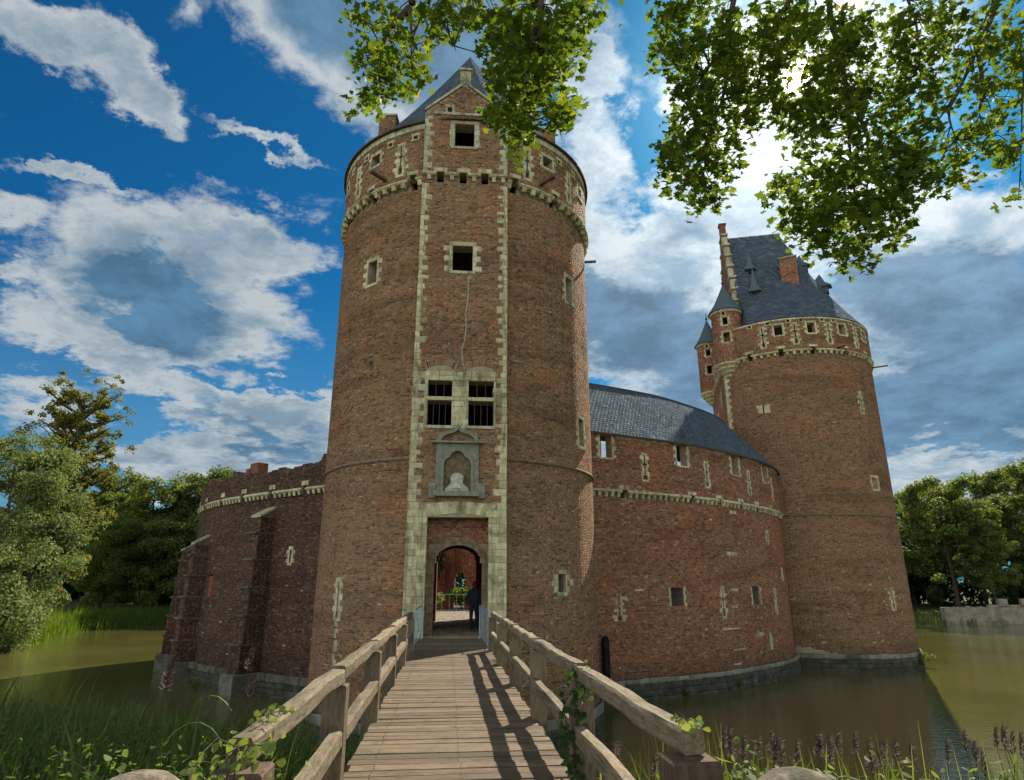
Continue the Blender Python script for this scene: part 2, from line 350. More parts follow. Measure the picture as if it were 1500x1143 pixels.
M['ivy']=leafmat('ivy_leaf',[(0,(.10,.14,.04)),(.5,(.17,.23,.06)),(1,(.28,.32,.12))],.45,True,noisy=.2)
M['ivy_dark']=leafmat('dark_ivy_leaf',[(0,(.02,.05,.015)),(.5,(.04,.08,.02)),(1,(.07,.12,.03))],.35,True,noisy=.2)
M['plume']=simple('reed_plume',(.085,.055,.045),(.14,.095,.07),30.,.95,60.,.6,.01)
# water
m,N=newmat('moat_water')
v=N.vm('MULTIPLY',N.pos,(1.,2.2,1.))
w1=N.noise(v,1.7,4,.6); w2=N.noise(N.pos,6.,3,.6)
hgt=N.m('ADD',w1,N.m('MULTIPLY',w2,.35))
col=N.mix(N.ss(N.noise(N.pos,.12,4,.6),.35,.65),(.095,.085,.025),(.125,.112,.034))
p=princ(N,col,.035,hgt,.16,.10,.5); M['water']=m

# ---------------------------------------------------------------- wall surfaces: a plan path, s along it (to the right seen from outside), z up, d outward
class Surf:
    def __init__(s,pts,s0=0.):
        P=np.array(pts,float); seg=np.hypot(*np.diff(P,axis=0).T); s.S=np.concatenate([[0],np.cumsum(seg)])+s0
        s.P=P; t=np.gradient(P,axis=0); t/=np.hypot(t[:,0],t[:,1])[:,None]; s.N=np.stack([t[:,1],-t[:,0]],1); s.a,s.b=s.S[0],s.S[-1]
    def at(s,S,Z,D):
        S,Z,D=np.broadcast_arrays(np.asarray(S,float),np.asarray(Z,float),np.asarray(D,float))
        x=np.interp(S,s.S,s.P[:,0]);y=np.interp(S,s.S,s.P[:,1]);nx=np.interp(S,s.S,s.N[:,0]);ny=np.interp(S,s.S,s.N[:,1])
        return np.stack([x+nx*D,y+ny*D,Z],-1)
def arc(Cc,R,a,t,th0,th1,n=96):
    th=np.linspace(th0,th1,n); a=np.array(a);t=np.array(t)
    return Surf([tuple(np.array(Cc)+R*(a*math.cos(k)+t*math.sin(k))) for k in th],R*th0)
class Wall:
    """one thing's masonry: collects openings and stones, then lays bricks round them"""
    def __init__(s,root): s.root=root; s.reg=[]; s.cand=[]
    def region(s,surf,s0,s1,z0,z1,d=0.,depth=.5,bmat=None,cmat=None,ch=.075,bl=.24,top=None,inner=None):
        r=dict(surf=surf,s0=s0,s1=s1,z0=z0,z1=z1,d=d,depth=depth,bmat=bmat,cmat=cmat,ch=ch,bl=bl,open=[],block=[],top=top,inner=inner); s.reg.append(r); return r
    def stone(s,r,a,b,z0,z1,mat='limestone',out=.014,back=.12,name='stone',jit=.008,bev=.012,block=True):
        sf=r['surf']; J=lambda: random.uniform(-jit,jit)
        g=.005
        q=[(a+g+J(),z0+g+J()),(b-g+J(),z0+g+J()),(b-g+J(),z1-g+J()),(a+g+J(),z1-g+J())]
        cx,cz=(a+b)/2,(z0+z1)/2; bx=min(bev,(b-a)*.2); bz=min(bev,(z1-z0)*.2)
        o=r['d']+out+random.uniform(-.005,.006)
        V=[]
        for d,i in((r['d']-back,0),(o-bev*.7,0),(o,1)):
            for ss_,zz in q:
                V.append(sf.at(ss_-i*bx*np.sign(ss_-cx),zz-i*bz*np.sign(zz-cz),d))
        F=[(0,1,5,4),(1,2,6,5),(2,3,7,6),(3,0,4,7),(4,5,9,8),(5,6,10,9),(6,7,11,10),(7,4,8,11),(8,9,10,11)]
        if block: r['block'].append((a,b,z0,z1))
        return obj(name,V,F,M[mat],s.root)
    def opening(s,r,a,b,z0,z1): r['open'].append((a,b,z0,z1))
    def window(s,r,a,b,z0,z1,tooth=(.12,.27),course=.2,mat='limestone',lint=.17,sill=.13,over=.14,bars=0,hbar=0,jambs=True):
        s.opening(r,a,b,z0,z1)
        if lint: s.stone(r,a-over,b+over,z1,z1+lint,mat,name='lintel')
        if sill: s.stone(r,a-over*.8,b+over*.8,z0-sill,z0,mat,out=.05,name='sill')
        if jambs:
            n=max(1,round((z1-z0)/course)); h=(z1-z0)/n
            for k in range(n):
                w=tooth[(k+1)%2]*random.uniform(.85,1.15); s.stone(r,a-w,a,z0+k*h,z0+(k+1)*h,mat,name='jamb_stone')
                w=tooth[(k+1)%2]*random.uniform(.85,1.15); s.stone(r,b,b+w,z0+k*h,z0+(k+1)*h,mat,name='jamb_stone')
        for i in range(bars):
            u=a+(b-a)*(i+1)/(bars+1); mb=MB(); mb.tube([r['surf'].at(u,z0,r['d']-.08),r['surf'].at(u,z1,r['d']-.08)],.013,5); mb.build('window_bar',M['iron'],s.root)
        for i in range(hbar):
            zz=z0+(z1-z0)*(i+1)/(hbar+1); mb=MB(); mb.tube([r['surf'].at(a,zz,r['d']-.08),r['surf'].at(b,zz,r['d']-.08)],.013,5); mb.build('window_bar',M['iron'],s.root)
    def slit(s,r,c,z0,z1,w=.07,arm=.13,mat='limestone',tooth=(.15,.26),hole=.085,course=.2):
        """arrow slit: thin vertical gap, short cross arm, wider gun hole at the foot, toothed stones"""
        h=z1-z0; zc=z0+h*.62
        s.opening(r,c-w/2,c+w/2,z0+.28,z1)
        if arm: s.opening(r,c-arm,c+arm,zc-.05,zc+.05)
        s.opening(r,c-hole,c+hole,z0,z0+.28)
        n=max(2,round(h/course)); hh=h/n
        for k in range(n):
            a0,a1=z0+k*hh,z0+(k+1)*hh
            near=hole if a0<z0+.2 else w/2
            if arm and a0<zc+.05 and a1>zc-.05:
                for lo,hi in((a0,zc-.05),(zc+.05,a1)):
                    if hi-lo>.04:
                        for sg in(-1,1):
                            q=sorted((c+sg*near,c+sg*(near+tooth[k%2]))); s.stone(r,q[0],q[1],lo,hi,mat,name='jamb_stone')
                for sg in(-1,1):
                    q=sorted((c+sg*arm,c+sg*(near+tooth[k%2]))); s.stone(r,q[0],q[1],max(a0,zc-.05),min(a1,zc+.05),mat,name='jamb_stone',bev=.004) if q[1]-q[0]>.04 else r['block'].append((q[0],q[1],zc-.05,zc+.05))
                continue
            for sg in(-1,1):
                q=sorted((c+sg*near,c+sg*(near+tooth[k%2]*random.uniform(.85,1.15)))); s.stone(r,q[0],q[1],a0,a1,mat,name='jamb_stone')
        s.stone(r,c-.2,c+.2,z1,z1+.15,mat,name='lintel'); s.stone(r,c-.22,c+.22,z0-.12,z0,mat,name='sill')
    def ashlar(s,r,a,b,z0,z1,course=.22,wid=(.25,.5),mat='limestone',name='stone',avoid=(),**kw):
        n=max(1,round((z1-z0)/course)); z=z0
        for k in range(n):
            h=(z1-z0)/n; zz=z0+k*h
            iv=[(a,b)]
            for (c0,c1,y0,y1) in avoid:
                if y0<zz+h-1e-3 and y1>zz+1e-3:
                    iv=[p for q in iv for p in ((q[0],min(q[1],c0)),(max(q[0],c1),q[1])) if p[1]-p[0]>.02]
            for p0,p1 in iv:
                x=p0
                while x<p1-.01:
                    w=random.uniform(*wid); 
                    if p1-x-w<wid[0]*.6: w=p1-x
                    w=min(w,p1-x)
                    s.stone(r,x,x+w,zz,zz+h,mat,name=name,**kw); x+=w
    def band(s,surf,s0,s1,z,d,spacing=.42,bw=.17,bh=.2,mat='limestone',gaps=(),step=.5):
        """projecting moulding with a row of small corbel blocks under it; gaps are machicolation holes (s centre)"""
        edges=[s0]+sorted(v for g_ in gaps for v in (g_-.17,g_+.17))+[s1]
        for i in range(0,len(edges)-1,2):
            a,b=edges[i],edges[i+1]
            if b-a<.05: continue
            n=max(2,int((b-a)/step)+1); u=np.linspace(a,b,n)
            prof=[(-.1,0),(d+.06,0),(d+.12,.045),(d+.12,.10),(d+.03,.17),(-.1,.17)]
            V=np.concatenate([surf.at(u,z+pz,pd) for pd,pz in prof]); k=len(prof)
            F=[(j*n+q,j*n+q+1,(j+1)%k*n+q+1,(j+1)%k*n+q) for j in range(k) for q in range(n-1)]
            F+=[tuple(j*n for j in range(k)),tuple(j*n+n-1 for j in range(k))[::-1]]
            obj('cornice_moulding',V,F,M[mat],s.root)
            m_=max(1,int((b-a)/spacing)); 
            for j in range(m_):
                c=a+(j+.5)*(b-a)/m_
                V=[surf.at(c+i2*bw/2,zz,dd) for zz,dd in((z-bh,0.),(z-bh,d+.02),(z-.003,d+.085),(z-.003,0.)) for i2 in(-1,1)]
                obj('corbel_block',V,[(0,1,3,2),(2,3,5,4),(4,5,7,6),(0,2,4,6),(1,7,5,3)],M[mat],s.root)
    def ring(s,surf,s0,s1,z,r=.09,mat='grey_limestone',name='string_course',d=0.):
        n=int((s1-s0)/.4)+2; u=np.linspace(s0,s1,n); V=[];F=[]
        prof=[(d-.05,-r),(d+r*.8,-r*.7),(d+r*1.2,0),(d+r*.8,r*.7),(d-.05,r)]
        V=np.concatenate([surf.at(u,z+pz,pd) for pd,pz in prof]); k=len(prof)
        F=[(j*n+q,j*n+q+1,(j+1)*n+q+1,(j+1)*n+q) for j in range(k-1) for q in range(n-1)]
        return obj(name,V,F,M[mat],s.root)
    def build(s,single=0):
        for r in s.reg:
            s.core(r); s.lay(r)
        if single:
            allc=[]
            for r in s.reg:
                if 'L' in r and r['bmat']=='brick_main':
                    ctr=r['L'].reshape(-1,8,3).mean(1); dist=np.linalg.norm(ctr-np.array((0,0,1.7)),axis=1)
                    allc+= [(dist[i],id(r),i) for i in range(len(dist)) if ctr[i,2]>.3]
            allc.sort(); pick={}
            for _,rid,i in allc[:single]: pick.setdefault(rid,set()).add(i)
        for r in s.reg:
            if 'L' not in r: continue
            V=r['L'].reshape(-1,8,3); T=r['T']; keep=np.ones(len(V),bool)
            if single and id(r) in pick:
                for i in sorted(pick[id(r)]):
                    keep[i]=False; obj('brick',V[i],[tuple(f) for f in BF],M['brick_one'],s.root)
            V=V[keep]; T=T[keep]; n=len(V)
            F=(BF[None]+(np.arange(n)*8)[:,None,None]).reshape(-1,4)
            obj('brickwork',V.reshape(-1,3),F,M[r['bmat']],s.root,attr=np.repeat(T,8),kind='stuff')
    def core(s,r):
        sf=r['surf']; d=r['d']; op=r['open']
        ss_=set(np.linspace(r['s0'],r['s1'],max(2,int((r['s1']-r['s0'])/.35)+1)).round(4)); zs={r['z0'],r['z1']}
        for a,b,c0,c1 in op: ss_|={round(max(a,r['s0']),4),round(min(b,r['s1']),4)}; zs|={max(c0,r['z0']),min(c1,r['z1'])}
        S=np.array(sorted(ss_)); Z=np.array(sorted(zs)); ns,nz=len(S),len(Z)
        cs=(S[1:]+S[:-1])/2; cz=(Z[1:]+Z[:-1])/2
        hole=np.zeros((ns-1,nz-1),bool)
        for a,b,c0,c1 in op: hole|=((cs>a)&(cs<b))[:,None]&((cz>c0)&(cz<c1))[None]
        SS,ZZ=np.meshgrid(S,Z,indexing='ij')
        A=sf.at(SS,ZZ,d).reshape(-1,3); B=sf.at(SS,ZZ,d-r['depth']).reshape(-1,3); off=ns*nz
        F=[]; I=lambda i,j:i*nz+j
        for i in range(ns-1):
            for j in range(nz-1):
                if hole[i,j]:
                    if i==0 or not hole[i-1,j]: F.append((I(i,j),I(i,j+1),off+I(i,j+1),off+I(i,j)))
                    if i==ns-2 or not hole[i+1,j]: F.append((I(i+1,j),off+I(i+1,j),off+I(i+1,j+1),I(i+1,j+1)))
                    if j==0 or not hole[i,j-1]: F.append((I(i,j),off+I(i,j),off+I(i+1,j),I(i+1,j)))
                    if j==nz-2 or not hole[i,j+1]: F.append((I(i,j+1),I(i+1,j+1),off+I(i+1,j+1),off+I(i,j+1)))
                else:
                    F.append((I(i,j),I(i+1,j),I(i+1,j+1),I(i,j+1)))
                    if r['inner']: F.append((off+I(i,j),off+I(i,j+1),off+I(i+1,j+1),off+I(i+1,j)))
        for i in range(ns-1):
            F.append((I(i,nz-1),I(i+1,nz-1),off+I(i+1,nz-1),off+I(i,nz-1)))
            if r['inner']: F.append((I(i,0),off+I(i,0),off+I(i+1,0),I(i+1,0)))
        if r['inner']:
            for j in range(nz-1):
                F.append((I(0,j),I(0,j+1),off+I(0,j+1),off+I(0,j))); F.append((I(ns-1,j),off+I(ns-1,j),off+I(ns-1,j+1),I(ns-1,j+1)))
        obj('wall_core',np.concatenate([A,B]),F,M[r['cmat'] or 'mortar'],s.root)
    def lay(s,r):
        if not r['bmat']: return
        sf=r['surf']; ch,bl=r['ch'],r['bl']; rows=int(round((r['z1']-r['z0'])/ch)); ch=(r['z1']-r['z0'])/rows; gp=.010 if ch<.085 else .012
        blk=r['open']+r['block']; A=[];T=[]
        for k in range(rows):
            z0=r['z0']+k*ch; z1=z0+ch; zc=(z0+z1)/2
            bb=[(q[0],q[1]) for q in blk if q[2]<zc<q[3]]
            L=bl if k%2 else bl*.5
            x=np.arange(r['s0']-((k//2)%2)*bl*.25-.001*k%L,r['s1'],L)
            iv=[(max(a,r['s0']),min(a+L,r['s1'])) for a in x if a+L>r['s0']]
            if bb:
                out=[]
                for a,b in iv:
                    seg=[(a,b)]
                    for c0,c1 in bb:
                        if c0<b and c1>a: seg=[p for q in seg for p in((q[0],min(q[1],c0)),(max(q[0],c1),q[1])) if p[1]-p[0]>.035]
                    out+=seg
                iv=out
            if not iv: continue
            iv=np.array(iv); 
            if r['top'] is not None: iv=iv[z1<r['top'](iv.mean(1))]
            if not len(iv): continue
            n=len(iv); Zb=np.full(n,z0+gp/2); Zt=np.full(n,z1-gp/2)
            A.append(np.column_stack([iv[:,0]+gp/2,iv[:,1]-gp/2,Zb,Zt])); 
        if not A: return
        A=np.concatenate(A); n=len(A)
        A[:,:2]+=rng.normal(0,.002,(n,2)); A[:,2]+=rng.normal(0,.0015,n); A[:,3]+=rng.normal(0,.0015,n)
        o=r['d']+.007+rng.normal(0,.0028,n).clip(-.006,.01); tl=rng.normal(0,.0016,n)
        b=r['d']-.01; V=np.empty((n,8,3))
        for i,(si,zi) in enumerate(((0,2),(1,2),(1,3),(0,3))):
            V[:,i]=sf.at(A[:,si],A[:,zi],b)
            V[:,4+i]=sf.at(A[:,si],A[:,zi],o+tl*(1 if si else -1))
        T=rng.random(n); 
        r['L']=V; r['T']=T
BF=np.array([(4,5,6,7),(0,1,5,4),(1,2,6,5),(2,3,7,6),(3,0,4,7)])

def loft_roof(root,eave,ridge,ze,zr,prof,name='roof',row=.22,sw=.24,ztops=None,solid=True):
    """slated roof between an eave line and a ridge line (equal point counts). prof(t)->height fraction"""
    E=np.array(eave,float);Rg=np.array(ridge,float); n=len(E)
    seg=np.hypot(*np.diff(E,axis=0).T); S=np.concatenate([[0],np.cumsum(seg)]); L=S[-1]
    def at(s_,t,lift=0.):
        ex=np.interp(s_,S,E[:,0]);ey=np.interp(s_,S,E[:,1]);rx=np.interp(s_,S,Rg[:,0]);ry=np.interp(s_,S,Rg[:,1])
        return np.stack([ex+(rx-ex)*t,ey+(ry-ey)*t,ze+(zr-ze)*prof(t)+lift],-1)
    nt=14; T=np.linspace(0,1,nt); V=[];F=[]
    for t in T: V.append(at(S,np.full(n,t)))
    V=np.concatenate(V)
    F=[(j*n+i,j*n+i+1,(j+1)*n+i+1,(j+1)*n+i) for j in range(nt-1) for i in range(n-1)]
    base=obj(name,V,F,M['slate'],root,attr=np.full(len(V),.1))
    Lu=(np.hypot(*(E-Rg).T).mean()**2+(zr-ze)**2)**.5; rows=int(Lu/row); A=[]
    for k in range(rows):
        t0,t1=k/rows,min((k+1.25)/rows,1); 
        mid=at(S,np.full(n,t0)); ln=np.linalg.norm(np.diff(mid,axis=0),axis=1).sum()
        m=max(3,int(ln/sw)); e=np.linspace(0,L,m+1)+(L/m*.5 if k%2 else 0); 
        for i in range(m):
            if e[i+1]<=L+1e-6: A.append((e[i],e[i+1],t0,t1))
    A=np.array(A); k=len(A); g=(A[:,1]-A[:,0])*.03; V=np.empty((k,8,3)); jl=rng.normal(0,.004,k)
    lo=.016+jl*.4; hi=.014
    V[:,0]=at(A[:,0]+g,A[:,2],0.);V[:,1]=at(A[:,1]-g,A[:,2],0.);V[:,2]=at(A[:,1]-g,A[:,3],0.);V[:,3]=at(A[:,0]+g,A[:,3],0.)
    V[:,4]=at(A[:,0]+g,A[:,2],lo);V[:,5]=at(A[:,1]-g,A[:,2],lo);V[:,6]=at(A[:,1]-g,A[:,3],hi);V[:,7]=at(A[:,0]+g,A[:,3],hi)
    Fq=(BF[None]+(np.arange(k)*8)[:,None,None]).reshape(-1,4)
    b=base; V=V.reshape(-1,3)-np.array(root.location)
    o=bpy.data.objects.new('slates',mesh('slates',V,Fq,M['slate'],attr=np.repeat(rng.random(k),8))); C.objects.link(o); o.parent=b; o['kind']='stuff'
    return base

# ---------------------------------------------------------------- terrain, water
moat=[(-75,34),(-45,33),(-26,29),(-14,23.5),(-6,20),(-2.2,16.5),(0,12.5),(3,11),(9,10.8),(18,12.5),(34,14),(60,16),(105,20),(120,60),(112,89),(54,90),(30,96),(0,98),(-30,92),(-44,86.5),(-50,78),(-44,62),(-46,50),(-62,40)]
mp_=np.array(moat,float)
def sdist(X,Y):
    P=np.stack([X,Y],-1); best=np.full(X.shape,1e9); ins=np.zeros(X.shape,bool); n=len(mp_)
    for i in range(n):
        a,b=mp_[i],mp_[(i+1)%n]; e=b-a; t=np.clip(((P-a)@e)/(e@e),0,1); d=np.linalg.norm(P-a-t[...,None]*e,axis=-1); best=np.minimum(best,d)
        c=((a[1]>Y)!=(b[1]>Y)); xx=(b[0]-a[0])*(Y-a[1])/np.where(b[1]==a[1],1e-9,b[1]-a[1])+a[0]; ins^=c&(X<xx)
    return np.where(ins,-best,best)
def hgt_(X,Y):
    d=sdist(X,Y); near=np.clip((40-Y)/20,0,1)
    top=-.25*near+(-2.6)*(1-near)
    far=np.where(X<0,np.clip((d-4)*.09,0,2.9),np.clip((d-6)*.05,0,1.0))*(1-near)
    slope=np.where(near>.4,np.where(X<-1.5,.19,.42),.45)
    h=np.minimum(-3.55+d*slope,top)+far
    path=np.exp(-((X-.15)/1.6)**2)*np.clip((5.5-Y)/2.5,0,1); h=np.where(d>0,h*(1-path)+(-.06)*path,h)
    return np.where(d<0,np.maximum(-3.55+d*.8,-5.2),h)+.06*np.sin(X*1.3)*np.cos(Y*1.7)*(d>1.)
gx=np.unique(np.concatenate([np.linspace(-900,-130,12),np.linspace(-130,-40,46),np.linspace(-40,40,130),np.linspace(40,160,60),np.linspace(160,900,12)]))
gy=np.unique(np.concatenate([np.linspace(-300,-30,8),np.linspace(-30,30,100),np.linspace(30,140,70),np.linspace(140,1100,14)]))
XX,YY=np.meshgrid(gx,gy,indexing='ij'); ZZ=hgt_(XX,YY); nx,ny=len(gx),len(gy)
idx=np.arange(nx*ny).reshape(nx,ny); Fg=np.stack([idx[:-1,:-1],idx[1:,:-1],idx[1:,1:],idx[:-1,1:]],-1).reshape(-1,4)
o=obj('ground',np.stack([XX,YY,ZZ],-1).reshape(-1,3),Fg,M['soil_grass'],smooth=True); o['kind']='structure'
V=[(-140,8,-3.5),(170,8,-3.5),(170,120,-3.5),(-140,120,-3.5)]
o=obj('water',V,[(0,1,2,3)],M['water']); o['kind']='structure'

# ---------------------------------------------------------------- main gate tower
CM=np.array((-2.24,28.)); RM=5.7; aM=np.array((.08,-.9968)); tM=np.array((.9968,.08))
ZW=-3.7
tower=thing('castle_tower','tall round brick gate tower with stone framed doorway at the end of the footbridge','tower',(CM[0],CM[1],ZW))
w=Wall(tower)
cyl=arc(CM,RM,aM,tM,-2.45,2.45,140)
FC=CM+aM*5.85-.1*tM; HW=1.69
fac=Surf([tuple(FC+tM*u) for u in np.linspace(-2.2,2.2,9)],-2.2)
FS0,FS1=-1.74,1.54
left=w.region(cyl,-13.3,FS0,-2.6,16.95,bmat='brick_main',ch=.062,bl=.21); right=w.region(cyl,FS1,13.3,-2.6,16.95,bmat='brick_main',ch=.062,bl=.21)
pl=w.region(cyl,-13.5,FS0,17.35,20.0,d=.12,depth=.5,bmat='brick_main',ch=.065,bl=.21); pr=w.region(cyl,FS1,13.5,17.35,20.0,d=.12,depth=.5,bmat='brick_main',ch=.065,bl=.21)
fd=w.region(fac,-HW,HW,-2.6,20.35,d=0,depth=.55,bmat='brick_main',ch=.062,bl=.21)
for e in(-HW,HW):      # side returns of the gate face, back to the round wall
    V=[tuple(np.append(FC+tM*e*.998-aM*dd,z)) for dd in(.02,1.4) for z in(-3.7,20.3)]; obj('gate_return',V,[(0,1,3,2)],M['brick_far' if 0 else 'mortar'],tower)
# closing core of the cylinder (behind gate face) + neck under the cornice
neckL=w.region(cyl,-13.5,FS0,16.95,17.35,d=-.12,depth=.3,cmat='mortar'); neckR=w.region(cyl,FS1,13.5,16.95,17.35,d=-.12,depth=.3,cmat='mortar')
# body windows
w.window(left,-4.36,-3.84,13.2,14.22,bars=0); w.window(right,4.72,5.25,12.95,14.1); w.window(right,5.5,6.0,6.95,8.1)
w.window(right,3.83,4.22,1.4,2.02,bars=3,tooth=(.1,.25),over=.05); 
w.stone(right,3.5,3.73,1.6,1.8); w.stone(right,4.47,4.7,1.62,1.84)
w.slit(left,-4.78,.55,1.75,arm=0,hole=.07)
z=-1.25
while z<.4:
    h=random.uniform(.12,.2); a0=-4.83+random.uniform(-.08,.05); w.stone(left,a0,a0+random.uniform(.12,.28),z,z+h,'grey_limestone'); z+=h+random.choice((0,0,.08))
for _ in range(14):      # odd repair stones
    r_=random.choice((left,right)); a0=random.uniform(2.4,7)*(1 if r_ is right else -1); z=random.uniform(-1.5,3.5); w.stone(r_,a0,a0+random.uniform(.1,.22),z,z+.075,'grey_limestone')
# parapet features
for s0,s1,z0,z1 in((-4.5,-3.97,18.72,19.25),(-7.15,-6.7,18.7,19.2),(3.3,3.85,18.72,19.25),(6.0,6.45,18.65,19.2)):
    w.window(pl if s0<0 else pr,s0,s1,z0,z1,tooth=(.1,.2),over=.1)
for c in(-2.84,-5.45,2.5,4.98): w.slit(pl if c<0 else pr,c,17.8,19.15,w=.06,arm=.1,tooth=(.16,.26))
for c in(-2.2,-3.42,-4.9,-6.15,3.0-.95,4.3,5.45): w.window(pl if c<0 else pr,c-.1,c+.1,19.3,19.5,tooth=(.06,.06),lint=.1,sill=.08,over=.1,course=.2)
# stone coping band under the eaves
for r_,a,b in((pl,-10.,FS0),(pr,FS1,10.)):
    x=a
    while x<b-.01:
        wd=min(.6,b-x); w.stone(r_,x,x+wd,19.72,20.0,'grey_limestone',out=.04,name='coping_stone'); x+=wd
GL=[-2.25,-4.4,-6.6,-8.8,-11]; GR=[1.95,4.0,6.3,8.6,11]
for r_,G in((pl,GL),(pr,GR)):
    for g_ in G: w.opening(r_,g_-.15,g_+.15,17.35,17.62); w.stone(r_,g_-.25,g_+.25,17.62,17.8,name='lintel')
for r_,G in((neckL,GL),(neckR,GR)):
    for g_ in G: w.opening(r_,g_-.15,g_+.15,16.95,17.35)
w.band(cyl,-12,FS0,17.28,.12,gaps=[g for g in GL if g>-11.8]); w.band(cyl,FS1,12,17.28,.12,gaps=[g for g in GR if g<11.8])
w.ring(cyl,-11,FS0,5.95,mat='brownstone',r=.075); w.ring(cyl,FS1,11,5.95,mat='brownstone',r=.075)
# wooden spouts
for s_,z,L in((-3.55,17.75,.9),(3.15,17.75,.9)):
    p=cyl.at(s_,z,0.);q=cyl.at(s_,z-.12,.12+L); mb=MB(); d_=(q-p)/2; mb.box((p+q)/2,np.cross(d_/np.linalg.norm(d_),(0,0,1))*.07,d_,(0,0,.06),.01); mb.build('spout',M['darkw'],tower)
p=cyl.at(7.9,16.3,0.);q=cyl.at(7.9,16.3,.55); mb=MB(); mb.box((p+q)/2,(0,.05,0),(q-p)/2,(0,0,.05),.01); mb.build('spout',M['postw'],tower)
# ---- gate face
w.window(fd,-.46,.33,18.72,19.82,tooth=(.2,.2),mat='grey_limestone',course=.28,over=.2)
w.window(fd,-.41,.36,13.12,14.2,tooth=(.14,.34),course=.22)
for a,b in((-1.15,-.29),(.31,1.22)):
    w.opening(fd,a,b,8.12,8.73); w.opening(fd,a,b,7.06,7.97)
    w.stone(fd,a-.05,b+.05,7.97,8.12,'limestone',out=.05,name='transom'); w.stone(fd,a-.05,b+.05,8.73,8.9,out=.02,name='lintel'); w.stone(fd,a-.1,b+.1,6.95,7.06,'grey_limestone',out=.05,name='sill')
    for z0,z1,nb in((8.12,8.73,2),(7.06,7.97,3)):
        for i in range(nb):
            u=a+(b-a)*(i+1)/(nb+1); mb=MB(); mb.tube([fac.at(u,z0,-.1),fac.at(u,z1,-.1)],.014,5); mb.build('window_bar',M['iron'],tower)
av=[(-1.2,-.24,7.97,8.12),(.26,1.27,7.97,8.12),(-1.2,-.24,8.73,8.9),(.26,1.27,8.73,8.9),(-1.25,-.19,6.95,7.06),(.21,1.32,6.95,7.06),(-1.15,-.29,7.06,8.73),(.31,1.22,7.06,8.73)]
zz=[6.95,7.06,7.29,7.52,7.75,7.97,8.12,8.33,8.53,8.73,8.9,9.08]
for z0,z1 in zip(zz,zz[1:]): w.ashlar(fd,-1.27,1.3,z0,z1,course=1,wid=(.2,.45),avoid=av)
for a,b in((-1.15,-.3),(.3,1.2)):      # relieving arches of rubbed brick on edge with pale mortar below
    n=15
    for k in range(n):
        u=-1+2*(k+.5)/n; c=(a+b)/2+u*.55; zc=9.12+.2*(1-u*u); 
        if not(-1.4<c<1.4): continue
        up_=np.array((u*.35,1)); up_/=np.linalg.norm(up_); sd_=np.array((up_[1],-up_[0]))*.026
        V=[]
        for dd in(-.02,.018):
            for q,e in((-1,0),(1,0),(1,1),(-1,1)):
                pp=np.array((c,zc))+sd_*q*(1+e*.25)+up_*e*.24; V.append(fac.at(pp[0],pp[1],dd))
        obj('arch_brick',V,[(4,5,6,7),(0,1,5,4),(1,2,6,5),(2,3,7,6),(3,0,4,7)],M['brick_one'],tower)
    fd['block'].append((a-.1,b+.1,9.08,9.5))
# quoins
def quoins(r_,e,sg,z0,z1,h=.235,wd=(.24,.42),mat='limestone'):
    z=z0;k=0
    while z<z1-.01:
        hh_=h*random.choice((.7,.9,1.,1.,1.25)); hh_=z1-z if z1-z-hh_<h*.5 else hh_
        ww=wd[k%2]*random.uniform(.72,1.2); a,b=(e-.012,e+ww) if sg>0 else (e-ww,e+.012)
        w.stone(r_,a,b,z,z+hh_,mat,name='quoin_stone',back=.62,out=.016,jit=.013,bev=.02)
        z+=hh_; k+=1
for e,sg in((-HW,1),(HW,-1)):
    quoins(fd,e,sg,4.36,9.08); quoins(fd,e,sg,9.08,16.95,.22,(.17,.34)); quoins(fd,e,sg,17.5,20.3,.22,(.2,.34),'grey_limestone')
    x0,x1=(-HW-.012,-1.0) if sg>0 else (1.08,HW+.012)
    w.ashlar(fd,x0,x1,0,4.36 if 0 else 3.86,course=.21,wid=(.22,.42),back=.62)
    w.ashlar(fd,x0,x1,3.86,4.36,course=.25,wid=(.4,.7),back=.62) if 0 else None
    quoins(fd,e,sg,-2.6,0,.22,(.25,.4),'grey_limestone')
# portal: stone lintel of voussoirs over a recess, then an inner arch
w.opening(fd,-1.0,1.08,0,3.86)
n=13
for k in range(n):
    u0,u1=-1+2*k/n,-1+2*(k+1)/n; cs_=.04
    A=lambda u,zb,sag,wd_: (cs_+u*wd_,zb+sag*(1-u*u))
    q=[A(u0,3.86,.12,1.04),A(u1,3.86,.12,1.04),A(u1*1.06,4.27,.12,1.22),A(u0*1.06,4.27,.12,1.22)]
    V=[fac.at(a+.004*sx,b,dd) for dd in(-.55,.02+.004*(k%2)) for (a,b),sx in zip(q,(1,-1,-1,1))]
    obj('voussoir',V,[(4,5,6,7),(0,1,5,4),(1,2,6,5),(2,3,7,6),(3,0,4,7)],M['limestone'],tower)
fd['block'].append((-1.3,1.38,3.86,4.36))
for a,b in((-HW,-1.3),(1.38,HW)): w.stone(fd,a,b,3.86,4.12,name='stone',back=.62); w.stone(fd,a,b,4.12,4.36,name='stone',back=.62)
for (a,b) in((-1.3,-1.0),(1.08,1.38)): w.stone(fd,a,b,3.86,4.1,name='stone',back=.62)
inn=Surf([tuple(FC+tM*u-aM*.62) for u in np.linspace(-2.,2.,9)],-2.)
inr=w.region(inn,-1.6,1.6,0,4.3,d=0,depth=.5,bmat='brick_gate',cmat='mortar_red',inner=True)
IA,IB,IZ=-.74,.90,2.35; icx=(IA+IB)/2
w.opening(inr,IA,IB,0,IZ)
